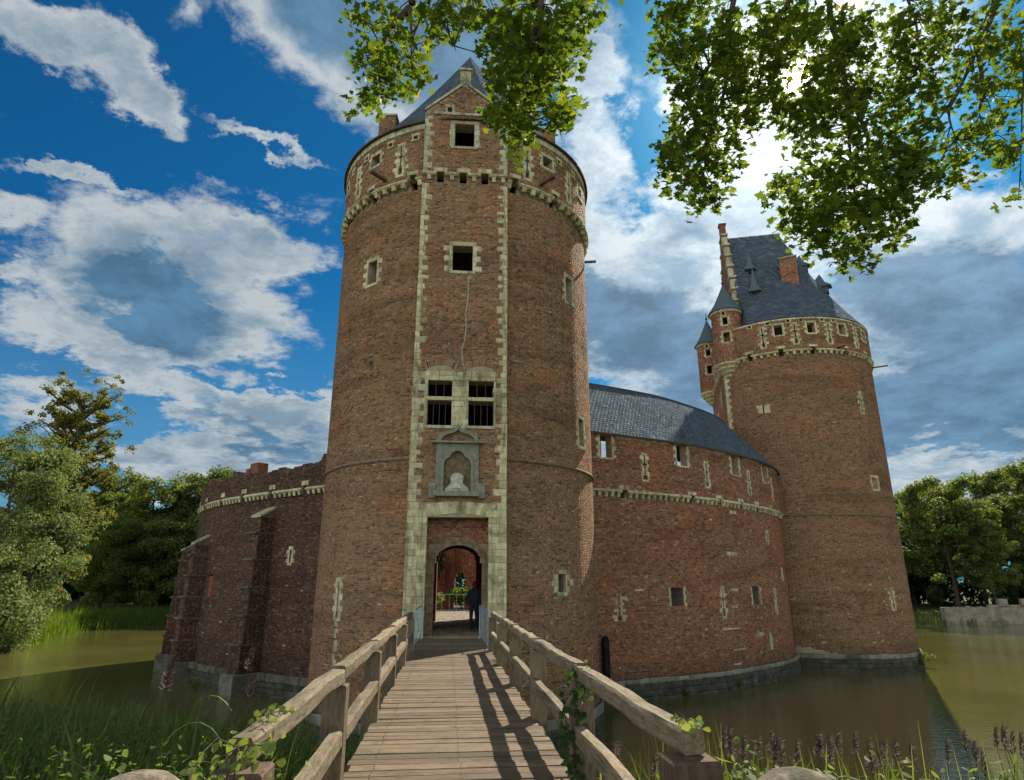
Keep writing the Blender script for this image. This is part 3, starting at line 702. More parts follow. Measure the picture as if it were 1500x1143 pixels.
for k in range(24):                    # stepped cut for the arch head, hidden behind the arch stones
    u0,u1=-1+k/12,-1+(k+1)/12; um=max(abs(u0),abs(u1))
    w.opening(inr,icx+u0*.82,icx+u1*.82,IZ,IZ+.62*math.sqrt(max(0,1-um*um))+.02)
n=13
for k in range(n):
    t0,t1=math.pi*(1-k/n),math.pi*(1-(k+1)/n)
    q=[(icx+.82*math.cos(t0),IZ+.62*math.sin(t0)),(icx+.82*math.cos(t1),IZ+.62*math.sin(t1)),(icx+1.02*math.cos(t1),IZ+.88*math.sin(t1)),(icx+1.02*math.cos(t0),IZ+.88*math.sin(t0))]
    V=[inn.at(a,b,dd) for dd in(-.5,.03+.01*(k%2)) for a,b in q]
    obj('arch_stone',V,[(7,6,5,4),(4,5,1,0),(5,6,2,1),(6,7,3,2),(7,4,0,3)],M['brownstone'],tower)
inr['block'].append((icx-1.0,icx+1.0,IZ,IZ+.7))
for sg,e in((-1,IA),(1,IB)):
    z=0
    while z<IZ-.05:
        h=min(random.uniform(.22,.34),IZ-z); ww=random.choice((.18,.3)); a,b=sorted((e,e+sg*ww)); w.stone(inr,a,b,z,z+h,'brownstone',name='jamb_stone',back=.5,block=True); z+=h
# machicolation holes in gate face, cornice, gable
for c in(-.99,-.08,.79):
    w.opening(fd,c-.14,c+.14,17.0,17.5); w.stone(fd,c-.27,c+.27,17.5,17.7,name='lintel')
w.band(fac,-HW-.02,HW+.02,17.28,.04,spacing=.3,bw=.15,bh=.18,gaps=[-.99,-.08,.79])
w.stone(fd,-1.35,1.35,20.22,20.35,'grey_limestone',out=.05,name='string_course')
prev=None
for px_,z in((.28,13.0),(.2,12.6),(.22,12.1),(.14,11.4),(.17,10.8),(.1,10.2),(.02,9.9),(.06,9.5),(.16,9.15)):
    if prev:
        V=[fac.at(prev[0]-.016,prev[1],.019),fac.at(prev[0]+.016,prev[1],.019),fac.at(px_+.016,z,.019),fac.at(px_-.016,z,.019)]; obj('mortar_repair',V,[(0,1,2,3)],M['whitestone'],tower)
    prev=(px_,z)
w.build(single=300)
# passage through the tower
mb=MB()
def F3(u,dpt,z): p=FC+tM*u-aM*dpt; return (p[0],p[1],z)
def quad(name,pts,mat,root): return obj(name,pts,[(0,1,2,3)],M[mat],root)
for sg,e0,e1 in((-1,-1.35,-.97),(1,1.5,1.3)):
    pts=[F3(e0,1.1,0),F3(e0,10.4,0),F3(e0,10.4,4.3),F3(e0,1.1,4.3)]
    quad('passage_wall',pts,'pinkbrick',tower)
quad('passage_vault',[F3(-1.4,1.1,3.6),F3(1.55,1.1,3.6),F3(1.55,10.4,3.6),F3(-1.4,10.4,3.6)],'pinkbrick',tower)
mb=MB()
for sg in(-1,1):
    x=-1.0 if sg<0 else 1.06; xx=x+sg*.001
    mb.add([F3(x,.0,0),F3(x,.62,0),F3(x,.62,3.9),F3(x,.0,3.9)],[(0,1,2,3)])
# rear wall of the tower with its arched way out
rear=Surf([tuple(FC+tM*u-aM*9.6) for u in np.linspace(-6.5,6.5,9)],-6.5)
w2=Wall(tower); rr=w2.region(rear,-4.5,4.7,0,20.3,d=0,depth=.7,bmat=None,cmat='pinkbrick',inner=True)
w2.opening(rr,-.93,.93,0,2.75)
for k in range(30):
    u0,u1=-1+k/15,-1+(k+1)/15; um=max(abs(u0),abs(u1)); w2.opening(rr,u0*.93,u1*.93,2.75,2.75+.55*math.sqrt(max(0,1-um*um))+.03)
w2.build()
# open door leaf against the left side of the passage
mb=MB(); c=F3(-.86,3.0,1.5); mb.box(c,np.append(tM,0)*.05,np.append(-aM,0)*.75,(0,0,1.5),.01)
mb.build('door',M['darkw'],tower)
# gable over gate face
V=[fac.at(a,z,d) for d in(0.,-.45) for a,z in((-HW,20.35),(HW,20.35),(-.08,21.75))]
obj('gable',V,[(0,1,2),(5,4,3),(0,3,4,1),(1,4,5,2),(2,5,3,0)],M['mortar'],tower)
g_=Wall(tower); gr=g_.region(fac,-HW,HW,20.35,21.75,d=0,depth=.0,bmat='brick_main',top=None)
for c in(-.7,.53): g_.stone(gr,c-.18,c+.18,20.62,20.74,'grey_limestone',name='lintel'); g_.stone(gr,c-.18,c-.09,20.36,20.62,'grey_limestone',name='jamb_stone'); g_.stone(gr,c+.09,c+.18,20.36,20.62,'grey_limestone',name='jamb_stone'); gr['block'].append((c-.09,c+.09,20.36,20.62)); obj('vent_hole',[fac.at(a,z,.004) for a,z in((c-.09,20.37),(c+.09,20.37),(c+.09,20.61),(c-.09,20.61))],[(0,1,2,3)],M['dark_hole'],tower)  # each vent is a flat dark sheet, its inner shade painted
gr['top']=None; g_.lay(gr)
V=gr['L'].reshape(-1,8,3); ctr=V.mean(1); sl_=(ctr[:,:2]-FC)@tM; lim=np.where(sl_<-.08,20.35+(sl_+HW)/(HW-.08)*1.4,20.35+(HW-sl_)/(HW+.08)*1.4); k=ctr[:,2]<lim-.05
V=V[k]; n=len(V); obj('brickwork',V.reshape(-1,3),(BF[None]+(np.arange(n)*8)[:,None,None]).reshape(-1,4),M['brick_main'],tower,attr=np.repeat(gr['T'][k],8),kind='stuff')
for sg in(-1,1):
    e=HW*sg; p0=(e+.03*sg,20.36);p1=(-.08,21.84)
    V=[]
    for dd in(-.5,.06):
        for (a,z),o_ in((p0,0),(p1,0),(p1,.12),(p0,.12)): V.append(fac.at(a,z+o_,dd))
    obj('gable_coping',V,[(4,5,6,7),(3,2,1,0),(0,1,5,4),(2,3,7,6),(1,2,6,5),(3,0,4,7)],M['grey_limestone'],tower)
mb=MB(); 
for z0,z1,hw in((21.7,22.5,.22),(22.5,22.62,.29)): mb.box(fac.at(-.08,(z0+z1)/2,-.2),np.append(tM,0)*hw,np.append(aM,0)*hw,(0,0,(z1-z0)/2),.02)
mb.build('gable_pedestal',M['grey_limestone'],tower)
# dormer roof behind the gable
E_=[F3(-HW-.05,.4,20.3),F3(-.08,.4,21.85),F3(HW+.05,.4,20.3),F3(-HW-.05,4.5,20.3),F3(-.08,4.5,21.85),F3(HW+.05,4.5,20.3)]
obj('dormer_roof',E_,[(0,1,4,3),(1,2,5,4)],M['slate'],tower,attr=[.4]*6)
# cheek walls of the gate dormer
for sg in(-1,1):
    V=[F3(sg*HW*.995,dd,z) for dd in(.1,3.) for z in(16.9,20.3)]; obj('dormer_cheek',V,[(0,1,3,2)],M['mortar'],tower)
# main roof
th=np.linspace(-2.3,2.3,60); apex=CM-aM*1.2
eave=[CM+5.95*(aM*math.cos(k)+tM*math.sin(k)) for k in th]; rg=[apex-aM*(3.2*min(1,max(0,(abs(k)-1.57)/.7))) for k in th]
prof=lambda t: .86*t+.14*t*t if 0 else (t**1.12)
roofm=loft_roof(tower,eave,rg,20.02,30.1,prof)
e0,e1_=eave[0],eave[-1]; r0_,r1_=rg[0],rg[-1]
obj('rear_gable',[(*e0,20.0),(*e1_,20.0),(*r1_,30.0)],[(0,1,2)],M['pinkbrick'],tower)
mb=MB(); e2=np.array(eave)
obj('eaves_board',[ (p[0],p[1],z) for z in(19.98,20.06) for p in [CM+5.98*(aM*math.cos(k)+tM*math.sin(k)) for k in th]]+[(p[0],p[1],19.98) for p in [CM+5.5*(aM*math.cos(k)+tM*math.sin(k)) for k in th]],
    [(i,i+1,61+i-0,60+i) for i in range(59)]+[(120+i,121+i,i+1,i) for i in range(59)],M['darkw'],tower)
def chimney(root,x,y,z0,z1,w_,d_,ang,mat='brick_far',cap=True):
    ca,sa=math.cos(ang),math.sin(ang); t=(ca,sa); pts=[(x-ca*w_/2,y-sa*w_/2),(x+ca*w_/2,y+sa*w_/2),(x+ca*w_/2-sa*d_,y+sa*w_/2+ca*d_),(x-ca*w_/2-sa*d_,y-sa*w_/2+ca*d_)]
    c=obj('chimney',[(a,b,z) for z in(z0,z1) for a,b in pts],[(0,1,5,4),(1,2,6,5),(2,3,7,6),(3,0,4,7),(4,5,6,7)],M['mortar_red'],root)
    ww=Wall(root); Vs=[];Ts=[]
    for i in range(4):
        a,b=pts[i],pts[(i+1)%4]; L=math.hypot(b[0]-a[0],b[1]-a[1]); sf=Surf([tuple(np.array(a)+(np.array(b)-np.array(a))*k/4) for k in range(5)],0)
        r_=dict(surf=sf,s0=0,s1=L,z0=z0,z1=z1,d=0.,ch=.09,bl=.24,open=[],block=[],top=None,bmat=mat); ww.lay(r_); Vs.append(r_['L']); Ts.append(r_['T'])
    V=np.concatenate(Vs); n=len(V)
    o=bpy.data.objects.new('brickwork',mesh('brickwork',V.reshape(-1,3)-np.array(root.location),(BF[None]+(np.arange(n)*8)[:,None,None]).reshape(-1,4),M[mat],attr=np.repeat(np.concatenate(Ts),8))); C.objects.link(o); o.parent=c; o['kind']='stuff'
    if cap:
        cx,cy=np.mean(pts,0); V=[]
        mbb=MB(); mbb.box((cx,cy,z1+.04),(ca*(w_/2+.07),sa*(w_/2+.07),0),(-sa*(d_/2+.07),ca*(d_/2+.07),0),(0,0,.05),.01); sub('chimney_cap',mbb.v,mbb.f,M['grey_limestone'],c)
    return c
chimney(tower,-6.1,26.3,19.9,23.7,.8,.6,.0); chimney(tower,1.75,27.2,20.0,23.6,.85,.6,.15)
# niche with worn statue over the door
def extr(surf,poly,d0,d1,name,mat,root,hole=None):
    n=len(poly); V=[surf.at(a,z,d) for d in(d0,d1) for a,z in poly]
    F=[tuple(range(n,2*n))]+[(i,(i+1)%n,n+(i+1)%n,n+i) for i in range(n)]
    return obj(name,V,F,M[mat],root)
def strip(surf,outer,inner_,d0,d1,name,mat,root):
    """frame between two matching outlines"""
    n=len(outer); V=[surf.at(a,z,d) for pl_ in(outer,inner_) for d in(d0,d1) for a,z in pl_]
    O0,O1,I0,I1=0,n,2*n,3*n; F=[]
    for i in range(n-1): F+=[(O1+i,O1+i+1,I1+i+1,I1+i),(O0+i,O0+i+1,O1+i+1,O1+i),(I0+i+1,I0+i,I1+i,I1+i+1)]
    F+=[(O0,O1,I1,I0),(O0+n-1,I0+n-1,I1+n-1,O1+n-1)]
    return obj(name,V,F,M[mat],root)
nc=-.03
def trefoil(wd,zb,zs,zt,n=9):
    pts=[(nc-wd,zb),(nc-wd,zs)]
    for k in range(1,n): 
        u=k/n; pts.append((nc-wd+wd*.45*(1-math.cos(u*math.pi/2)),zs+(zt-zs)*.55*math.sin(u*math.pi/2)))
    for k in range(n+1):
        u=k/n; pts.append((nc-wd*.52*math.cos(u*math.pi/2),zs+(zt-zs)*(.58+.42*math.sin(u*math.pi/2))))
    R_=[(2*nc-a,z) for a,z in pts[::-1]]; return pts+R_[1:]
inner_o=trefoil(.47,4.72,5.62,6.12); mid_o=trefoil(.56,4.72,5.66,6.24)
box_o=[]
for (a,z) in mid_o:       # project to the rectangular frame
    u=(a-nc)/.56; v=(z-4.72)/(6.24-4.72)
    if abs(u)>v*0.99: box_o.append((nc+.74*np.sign(u),4.72+v*1.7 if v<.6 else 6.4 if v>.9 else 4.72+v*1.7))
    else: box_o.append((nc+.74*max(-1,min(1,u*1.25)),6.4))
strip(fac,box_o,mid_o,-.05,.10,'niche_frame','bluestone',tower); strip(fac,mid_o,inner_o,-.05,.15,'niche_moulding','bluestone',tower)
# reveal into the wall: dark shallow recess made proud of the brick by the frame's depth
extr(fac,inner_o,0.0,.022,'niche_back','brownstone',tower)
extr(fac,[(nc-.9,6.4),(nc+.9,6.4),(nc+.94,6.47),(nc-.94,6.47)],0,.24,'niche_cornice','bluestone',tower)
og=[];og2=[]
for k in range(25):
    u=-1+k/12; z=6.47+.42*math.sqrt(max(0,1-u*u))+.18*math.exp(-abs(u)*9); og.append((nc+u*.74,z)); og2.append((nc+u*.6,6.47+(z-6.47)*.74))
strip(fac,og,og2,0,.14,'niche_hood','bluestone',tower)
extr(fac,[(nc-.08,7.0),(nc+.08,7.0),(nc,7.14)],0.,.12,'hood_finial','bluestone',tower)
for sg in(-1,1): mb=MB(); mb.box(fac.at(nc+sg*.84,4.75,.06),np.append(tM,0)*.12,np.append(aM,0)*.1,(0,0,.26),.01); mb.build('niche_block','bluestone' and M['bluestone'],tower)
mb=MB(); mb.box(fac.at(nc,4.63,.1),np.append(tM,0)*.8,np.append(aM,0)*.16,(0,0,.085),.015); mb.build('niche_sill',M['bluestone'],tower)
# statue: worn seated half figure on a plinth (headless lump)
stt=thing('statue','worn pale stone figure seated in the niche above the castle door','statue',tuple(fac.at(nc,4.715,.12)))
mb=MB(); mb.box(fac.at(nc,4.76,.13),np.append(tM,0)*.4,np.append(aM,0)*.1,(0,0,.045),.01); mb.build('base',M['whitestone'],stt)
c=fac.at(nc,4.8,.14); mb=MB(); V=[];n=14
prof_=[(.36,0),(.34,.06),(.27,.12),(.25,.16),(.21,.22),(.22,.3),(.235,.38),(.2,.46),(.13,.52),(.05,.55)]
for r_,z in prof_:
    for k in range(n):
        an=2*math.pi*k/n; j=1+.09*math.sin(k*3.1+z*19)+.05*math.sin(k*5+z*31); V.append(c+np.append(tM,0)*r_*j*math.cos(an)+np.append(aM,0)*r_*.34*j*math.sin(an)+np.array((0,0,z)))
F=[(i*n+k,i*n+(k+1)%n,(i+1)*n+(k+1)%n,(i+1)*n+k) for i in range(len(prof_)-1) for k in range(n)]+[tuple((len(prof_)-1)*n+k for k in range(n))]
obj('figure',V,F,M['whitestone'],stt,smooth=True)
# plinth of the main tower
wp=Wall(tower); pb=wp.region(cyl,-11,11,ZW,-2.6,d=.1,depth=.6,bmat=None,cmat='plinth')
wp.ashlar(pb,-9,9,ZW,-2.95,course=.25,wid=(.3,.6),mat='plinth',name='plinth_stone',jit=.02,bev=.03,out=.03)
wp.ashlar(pb,-9,9,-2.95,-2.6,course=.35,wid=(.5,.9),mat='plinth_pale',name='plinth_stone',jit=.015,bev=.03,out=.04)
wp.build()
pf=Surf([tuple(FC+tM*u) for u in np.linspace(-2,2,5)],-2.)
wp=Wall(tower); pb=wp.region(pf,-1.75,1.75,ZW,-2.6,d=.1,depth=.6,cmat='plinth'); wp.ashlar(pb,-1.75,1.75,ZW,-2.6,course=.27,wid=(.3,.6),mat='plinth_pale',name='plinth_stone',out=.03,back=.6); wp.build()

# ---------------------------------------------------------------- right tower
CR=np.array((22.,49.9)); RR=6.45; aR=np.array((-.404,-.915)); tR=np.array((.915,-.404))
rt=thing('castle_tower','round brick tower with steep slate roof, dormers and corner turrets beside the moat','tower',(CR[0],CR[1],ZW))
w=Wall(rt); TH0=-.667
base=arc(CR,RR,aR,tR,TH0,2.6,130)
P1=CR+RR*(aR*math.cos(TH0)+tR*math.sin(TH0)); P2=np.array((18.15,55.9)); dch=(P2-P1)/np.linalg.norm(P2-P1); LB=np.linalg.norm(P2-P1)
back=Surf([tuple(P2+(P1-P2)*k/8) for k in range(9)],-LB)   # s from -LB to 0, outward = left
b=w.region(base,RR*TH0,13.5,-2.57,17.5,bmat='brick_far',ch=.075,bl=.24)
pp=w.region(base,RR*TH0,13.5,17.85,20.35,d=.12,depth=.5,bmat='brick_far',ch=.075,bl=.24)
nk=w.region(base,RR*TH0,13.5,17.5,17.85,d=-.1,depth=.3)
bk=w.region(back,-LB,0,-2.57,21.2,bmat='brick_curtain',ch=.085,bl=.27,cmat='mortar_red')
pbk=w.region(base,RR*TH0,14.5,ZW,-2.57,d=.12,depth=.5,cmat='plinth')
for c,hw in((.2,.27),(2.42,.27),(4.85,.3),(7.5,.3)): w.window(pp,c-hw,c+hw,19.1,19.9,tooth=(.13,.26),over=.14)
for c in(-.9,1.3,3.7,6.2): w.slit(pp,c,18.35,19.85,w=.07,arm=.13,tooth=(.16,.3))
for c in(-1.75,-.48,.92,1.8,3.28,4.17,5.75,6.8): w.window(pp,c-.11,c+.11,20.03,20.22,tooth=(.09,.09),lint=.1,sill=.08,over=.12)
G=[-2.0,.2,2.4,4.85,7.3,9.8,12.2]
for g_ in G: w.opening(pp,g_-.16,g_+.16,17.85,18.05); w.opening(nk,g_-.16,g_+.16,17.5,17.85); w.stone(pp,g_-.3,g_+.3,18.05,18.25,name='lintel')
w.band(base,RR*TH0,13.,17.75,.12,gaps=G,spacing=.4)
x=RR*TH0+.3
while x<12: 
    w.stone(pp,x,x+.7,20.22,20.35,'limestone',out=.05,name='coping_stone') if not any(abs(x+.35-c)<.5 and False for c in G) else None; x+=.7
w.window(b,-1.5,-1.4,13.45,14.05,tooth=(.38,.38),course=.2,lint=0,sill=0)
w.slit(b,5.75,13.35,14.8,arm=.1,tooth=(.16,.3)); w.window(b,5.55,6.15,7.9,8.7,tooth=(.12,.22)); w.slit(b,5.7,.1,1.25,arm=0,tooth=(.2,.32))
w.stone(b,3.,3.3,12.4,12.5,'grey_limestone')
w.ring(base,RR*TH0,13.,6.1,r=.065,mat='brownstone')
z=6.2
k=0
while z<17.4: 
    ww=(.25,.45)[k%2]; w.stone(b,RR*TH0-.01,RR*TH0+ww,z,z+.26,name='quoin_stone',back=.4); w.stone(bk,-(.45,.25)[k%2],0.,z,z+.26,name='quoin_stone'); z+=.26; k+=1
for zz_ in(11.5,14.3): w.window(bk,-6.2,-5.7,zz_,zz_+1.1); w.window(bk,-3.4,-2.9,zz_+1,zz_+2.1)
for c in(-7,-5,-3): w.window(bk,c-.25,c+.25,19.,19.8)
for c in(-6,-4): w.slit(bk,c,18.3,19.6)
w.band(back,-LB+1,-1.2,17.7,.1,spacing=.4)
w.ashlar(pbk,RR*TH0,9,ZW,-2.85,course=.3,wid=(.4,.8),mat='plinth',name='plinth_stone',jit=.03,bev=.04,out=.03)
w.ashlar(pbk,RR*TH0,9,-2.85,-2.57,course=.28,wid=(.5,1.),mat='plinth_pale',name='plinth_stone',jit=.02,bev=.03,out=.05)
# eroded hollow in the foot of the tower (lost facing bricks)
for k in range(46):
    u=k/46; b['block'].append((-3.9+u*5.2,-3.9+(u+1/46)*5.2,-2.57,-2.57+.85*(1-u)**.8*(.75+.35*random.random())))
for _ in range(24): c=random.uniform(-3,7); z=random.uniform(-2,2.5); w.stone(b,c,c+random.uniform(.12,.3),z,z+.085,'grey_limestone')
w.build()
p=base.at(9.3,17.5,0.);q=base.at(9.3,17.5,1.1); mb=MB(); mb.tube([p,q],.06,6); mb.build('spout',M['postw'],rt)
p=base.at(4.2,18.0,0.);q=base.at(4.2,17.9,.8); mb=MB(); mb.tube([p,q],.08,6); mb.build('spout',M['darkw'],rt)
# roof: horseshoe plan, ridge from the stepped gable
dn=np.array((dch[1],-dch[0]))                      # into the tower
GM=(P1+P2)/2+dn*1.7; R0=GM; R1=GM+dn*4.6; ZE,ZR=20.4,31.2
g1=P1+dn*1.6+dch*.2; g2_=P2+dn*1.6-dch*.2
th=np.linspace(TH0+.25,math.pi*2-.9+TH0*0-1.0,70)
ea=[CR+6.62*(aR*math.cos(k)+tR*math.sin(k)) for k in th]; ea=[g1]+[p for p in ea if (p-GM)@dn>.1]+[g2_]
def onr(p): t=np.clip((p-R0)@(R1-R0)/((R1-R0)@(R1-R0)),0,1); return R0+(R1-R0)*t
dens_=[]
for p,q in zip(ea,ea[1:]): 
    n=max(1,int(np.linalg.norm(q-p)/.4)); dens_+=[p+(q-p)*i/n for i in range(n)]
dens_.append(ea[-1])
loft_roof(rt,dens_,[onr(p) for p in dens_],ZE,ZR,lambda t:.72*t+.28*t*t,row=.24,sw=.26)
# stepped gable
steps=9; hw=np.linalg.norm(g2_-g1)/2; mb=MB(); dv=np.append(dch,0); nv=np.append(dn,0)
for k in range(steps):
    z0=ZE-.6+(ZR-ZE+.6)*k/steps; z1=ZE-.6+(ZR-ZE+.6)*(k+1)/steps; h_=hw*(1-(k+.3)/steps)+.45
    V,F=beveled(np.append(GM,(z0+z1)/2),dv*h_,nv*.22,np.array((0,0,(z1-z0)/2)),0); o=obj('gable_step',V,F,M['pinkbrick'],rt)
    for sg in(-1,1):
        c=np.append(GM,z1)+dv*sg*(h_-.35); V,F=beveled(c+np.array((0,0,.02)),dv*.4,nv*.3,np.array((0,0,.09)),.02); sub('step_coping',V,F,M['limestone'],o)
        c=np.append(GM,(z0+z1)/2)+dv*sg*(h_-.15); V,F=beveled(c,dv*.18,nv*.25,np.array((0,0,(z1-z0)/2*.6)),.02); sub('step_stone',V,F,M['grey_limestone'],o)
mb=MB(); mb.box(np.append(GM,ZR+.55),dv*.3,nv*.25,(0,0,.75),.03); mb.box(np.append(GM,ZR+1.32),dv*.38,nv*.33,(0,0,.07),.02); mb.build('gable_pier',M['pinkbrick'],rt)
# turrets
def turret(root,c,r_,z0,z1,cone,brick='brick_curtain'):
    sf=Surf([(c[0]+r_*math.cos(t),c[1]+r_*math.sin(t)) for t in np.linspace(-math.pi*1.5,math.pi*.5,49)],0); L=sf.b
    ww=Wall(root); r1=ww.region(sf,0,L,z0,z1,bmat=brick,ch=.085,bl=.24,depth=.25)
    # s of the side facing the viewer
    f=np.array((0,0.))-np.array(c); an=math.atan2(f[1],f[0]); s_=((an+math.pi*1.5)%(2*math.pi))*r_
    for z,h_,w__ in((z0+1.6,.75,.26),(z1-1.25,.6,.2)): ww.window(r1,s_-.1-w__,s_-.1+w__,z,z+h_,tooth=(.12,.22),over=.14)
    ww.window(r1,s_-.3,s_-.06,z1-.45,z1-.2,tooth=(.08,.08),lint=.08,sill=.08,over=.1)
    ww.build()
    # corbelled foot
    for k in range(4):
        mbb=MB(); mbb.lathe((c[0],c[1],z0-.28*(k+1)),[(r_*(1.04-.2*(k+1)),0),(r_*(1.06-.2*k),.16),(r_*(1.06-.2*k),.278)],20); mbb.build('corbel_ring',M['limestone' if k<2 else 'grey_limestone'],root)
    mbb=MB(); mbb.lathe((c[0],c[1],z1),[(r_*1.05,-.16),(r_*1.12,-.02),(r_*1.12,.0)],24); mbb.build('cornice_ring',M['limestone'],root)
    n=28; pr_=[(r_*1.22,0.),(r_*1.0,.35),(r_*.72,cone*.34),(r_*.36,cone*.68),(.05,cone)]
    V=[(c[0]+a*math.cos(2*math.pi*k/n),c[1]+a*math.sin(2*math.pi*k/n),z1+.01+h_) for a,h_ in pr_ for k in range(n)]
    F=[(i*n+k,i*n+(k+1)%n,(i+1)*n+(k+1)%n,(i+1)*n+k) for i in range(len(pr_)-1) for k in range(n)]+[tuple(range(n))[::-1]]
    co=obj('turret_roof',V,F,M['slate'],root,smooth=False,attr=[.5]*len(V))
    mbb=MB(); mbb.tube([(c[0],c[1],z1+cone-.1),(c[0],c[1],z1+cone+.75)],.04,6); mbb.lathe((c[0],c[1],z1+cone+.2),[(.03,-.14),(.13,0),(.03,.14)],8); mbb.lathe((c[0],c[1],z1+cone+.55),[(.02,-.08),(.07,0),(.02,.08)],8); mbb.build('finial',M['iron'],root)
turret(rt,(16.85,46.75),1.13,17.75,22.0,2.5); turret(rt,(17.95,54.9),1.05,17.9,22.4,2.5)
# dormers (little lucarnes with pointed hoods), chimney
def lucarne(root,c,z,w_,h_,ang,spire):
    d=np.array((math.cos(ang),math.sin(ang),0)); s_=np.array((-d[1],d[0],0)); c=np.array((c[0],c[1],z))
    V=[c+s_*i*w_/2+d*j+np.array((0,0,k)) for k in(0,h_) for j in(-1.6,0) for i in(-1,1)]
    o=obj('dormer',V,[(0,1,5,4),(2,6,7,3),(0,4,6,2),(1,3,7,5),(4,5,7,6)],M['slate'],root,attr=[.3]*8)
    V=[c+s_*i*w_*.32+d*.006+np.array((0,0,k)) for k in(h_*.15,h_*.85) for i in(-1,1)]; sub('dormer_opening',V,[(0,2,3,1)],M['dark_hole'],o)  # flat dark sheet painted as the shade inside the opening
    e=w_/2+.15; V=[c+d*.28-s_*e+np.array((0,0,h_-.1)),c+d*.28+s_*e+np.array((0,0,h_-.1)),c-d*1.7+s_*e+np.array((0,0,h_-.1)),c-d*1.7-s_*e+np.array((0,0,h_-.1)),
      *[c+d*(.28-.45)+s_*sg*e*.5+np.array((0,0,h_+spire*.28)) for sg in(-1,1)],*[c-d*(1.2)+s_*sg*e*.5+np.array((0,0,h_+spire*.28)) for sg in(1,-1)],c-d*.5+np.array((0,0,h_+spire))]
    m_=mesh('dormer_hood',np.array(V)-np.array(root.location),[(0,1,5,4),(1,2,6,5),(2,3,7,6),(3,0,4,7),(4,5,8),(5,6,8),(6,7,8),(7,4,8),(3,2,1,0)],M['slate'],attr=[.6]*9)
    hh=bpy.data.objects.new('dormer_hood',m_); C.objects.link(hh); hh.parent=o
LUC=1
lucarne(rt,(19.3,46.6),22.9,.62,1.1,math.radians(248),2.3)
lucarne(rt,(19.75,48.1),25.8,.55,.9,math.radians(248),1.9)
lucarne(rt,(26.0,48.1),24.5,.6,.65,math.radians(-32),1.2)
lucarne(rt,(25.0,49.0),26.9,.55,.6,math.radians(-32),1.1)
chimney(rt,22.2,46.5,21.9,26.9,1.25,.9,-.42,mat='brick_curtain')
# ---------------------------------------------------------------- curtain walls
def catp(P): return [tuple(p) for p in catmull(P)]
WRp=Surf(catp([(1.5,30.6),(4.15,31.8),(7.4,33.5),(10.4,35.3),(13,37.5),(15.4,39.9),(17.2,42.3),(18.4,44.6)]))
cw=thing('castle_wall','curved red brick curtain wall under a slate roof between the two towers','wall',(10.4,35.3,ZW))
w=Wall(cw); L=WRp.b
b=w.region(WRp,1.2,L-1.2,-2.57,5.8,bmat='brick_curtain',cmat='mortar_red',depth=1.6,inner=True,ch=.08,bl=.25)
p_=w.region(WRp,1.2,L-.6,6.15,9.0,d=.1,depth=.5,bmat='brick_curtain',cmat='mortar_red',inner=True,ch=.08,bl=.25)
nk=w.region(WRp,1.2,L-1.,5.8,6.15,d=-.08,depth=1.5,inner=True)
pb=w.region(WRp,1.2,L-1.,ZW,-2.57,d=.16,depth=1.,cmat='plinth')
for a,b_ in((3.2,3.88),(8.25,9.0),(13.2,14.0),(17.35,18.2)): w.window(p_,a,b_,7.8,8.99,tooth=(.14,.26),lint=0,sill=.1,course=.2)
for c in(5.97,10.53,15.1,19.0): w.slit(p_,c,6.85,8.1,w=.08,arm=.12,tooth=(.14,.24),hole=.13)
G=[4.55,9.18,11.52,13.85,15.9,18.15]
for g_ in G: w.opening(p_,g_-.17,g_+.17,6.15,6.22); w.opening(nk,g_-.17,g_+.17,5.8,6.15); w.stone(p_,g_-.32,g_+.32,6.25,6.43,name='lintel')
w.band(WRp,1.3,L-.8,6.05,.1,gaps=G,spacing=.38)
x=1.4
while x<L-1:
    if not any(a-.1<x+.35<b_+.1 or a<x<b_ or a<x+.69<b_ for a,b_ in((3.2,3.88),(8.25,9.0),(13.2,14.0),(17.35,18.2))): w.stone(p_,x,x+.7,8.88,8.99,'limestone',out=.04,name='coping_stone')
    x+=.7
for a,b_,z0,z1 in((7.25,8.1,.58,1.52),(14.3,15.2,.55,1.5)):
    w.window(b,a,b_,z0,z1,tooth=(.1,.2),bars=4,hbar=5,lint=.0,sill=.0)
w.slit(b,11.15,.05,1.4,w=.07,arm=.12,hole=.11,tooth=(.13,.26)); w.slit(b,17.4,.05,1.3,w=.07,arm=.1,tooth=(.13,.24)); 
w.window(b,17.1,17.25,4.1,4.65,tooth=(.2,.2)); w.window(b,19.4,19.55,2.,2.5,tooth=(.2,.2))
# blocked slit with a ragged stone surround
for k in range(9):
    z=-.02+k*.14; wd=.17+.14*(k%2)+(.2 if k in(0,1,7) else 0)*.8+random.uniform(-.04,.04)
    for sg in(-1,1):
        q=sorted((4.0+sg*(.06 if k>1 else .13),4.0+sg*wd)); w.stone(b,q[0],q[1],z,z+.14,name='jamb_stone')
w.opening(b,3.9,4.1,0.0,.2)
for a,b_,z0,z1 in((12.6,13.3,5.5,5.68),(11.9,12.95,3.2,3.38),(12.0,12.7,1.3,1.44),(11.95,12.5,.42,.55),(10.85,12.6,-.66,-.55),(11.7,13.1,-1.7,-1.6),(11.6,12.4,-2.4,-2.3),(14.3,15.2,-1.1,-.92),(15.9,16.25,-1.9,-1.0),(15.75,16.4,-1.5,-1.3),(5.,5.5,1.35,1.45),(10.5,10.75,5.0,5.1)):
    x=a
    while x<b_-.01: wd=min(random.uniform(.25,.45),b_-x); w.stone(b,x,x+wd,z0,z1,'grey_limestone' if z0<-1 else 'limestone'); x+=wd
for _ in range(30): c=random.uniform(2,20); z=random.uniform(-2.4,2.5); w.stone(b,c,c+random.uniform(.12,.25),z,z+.08,'grey_limestone')
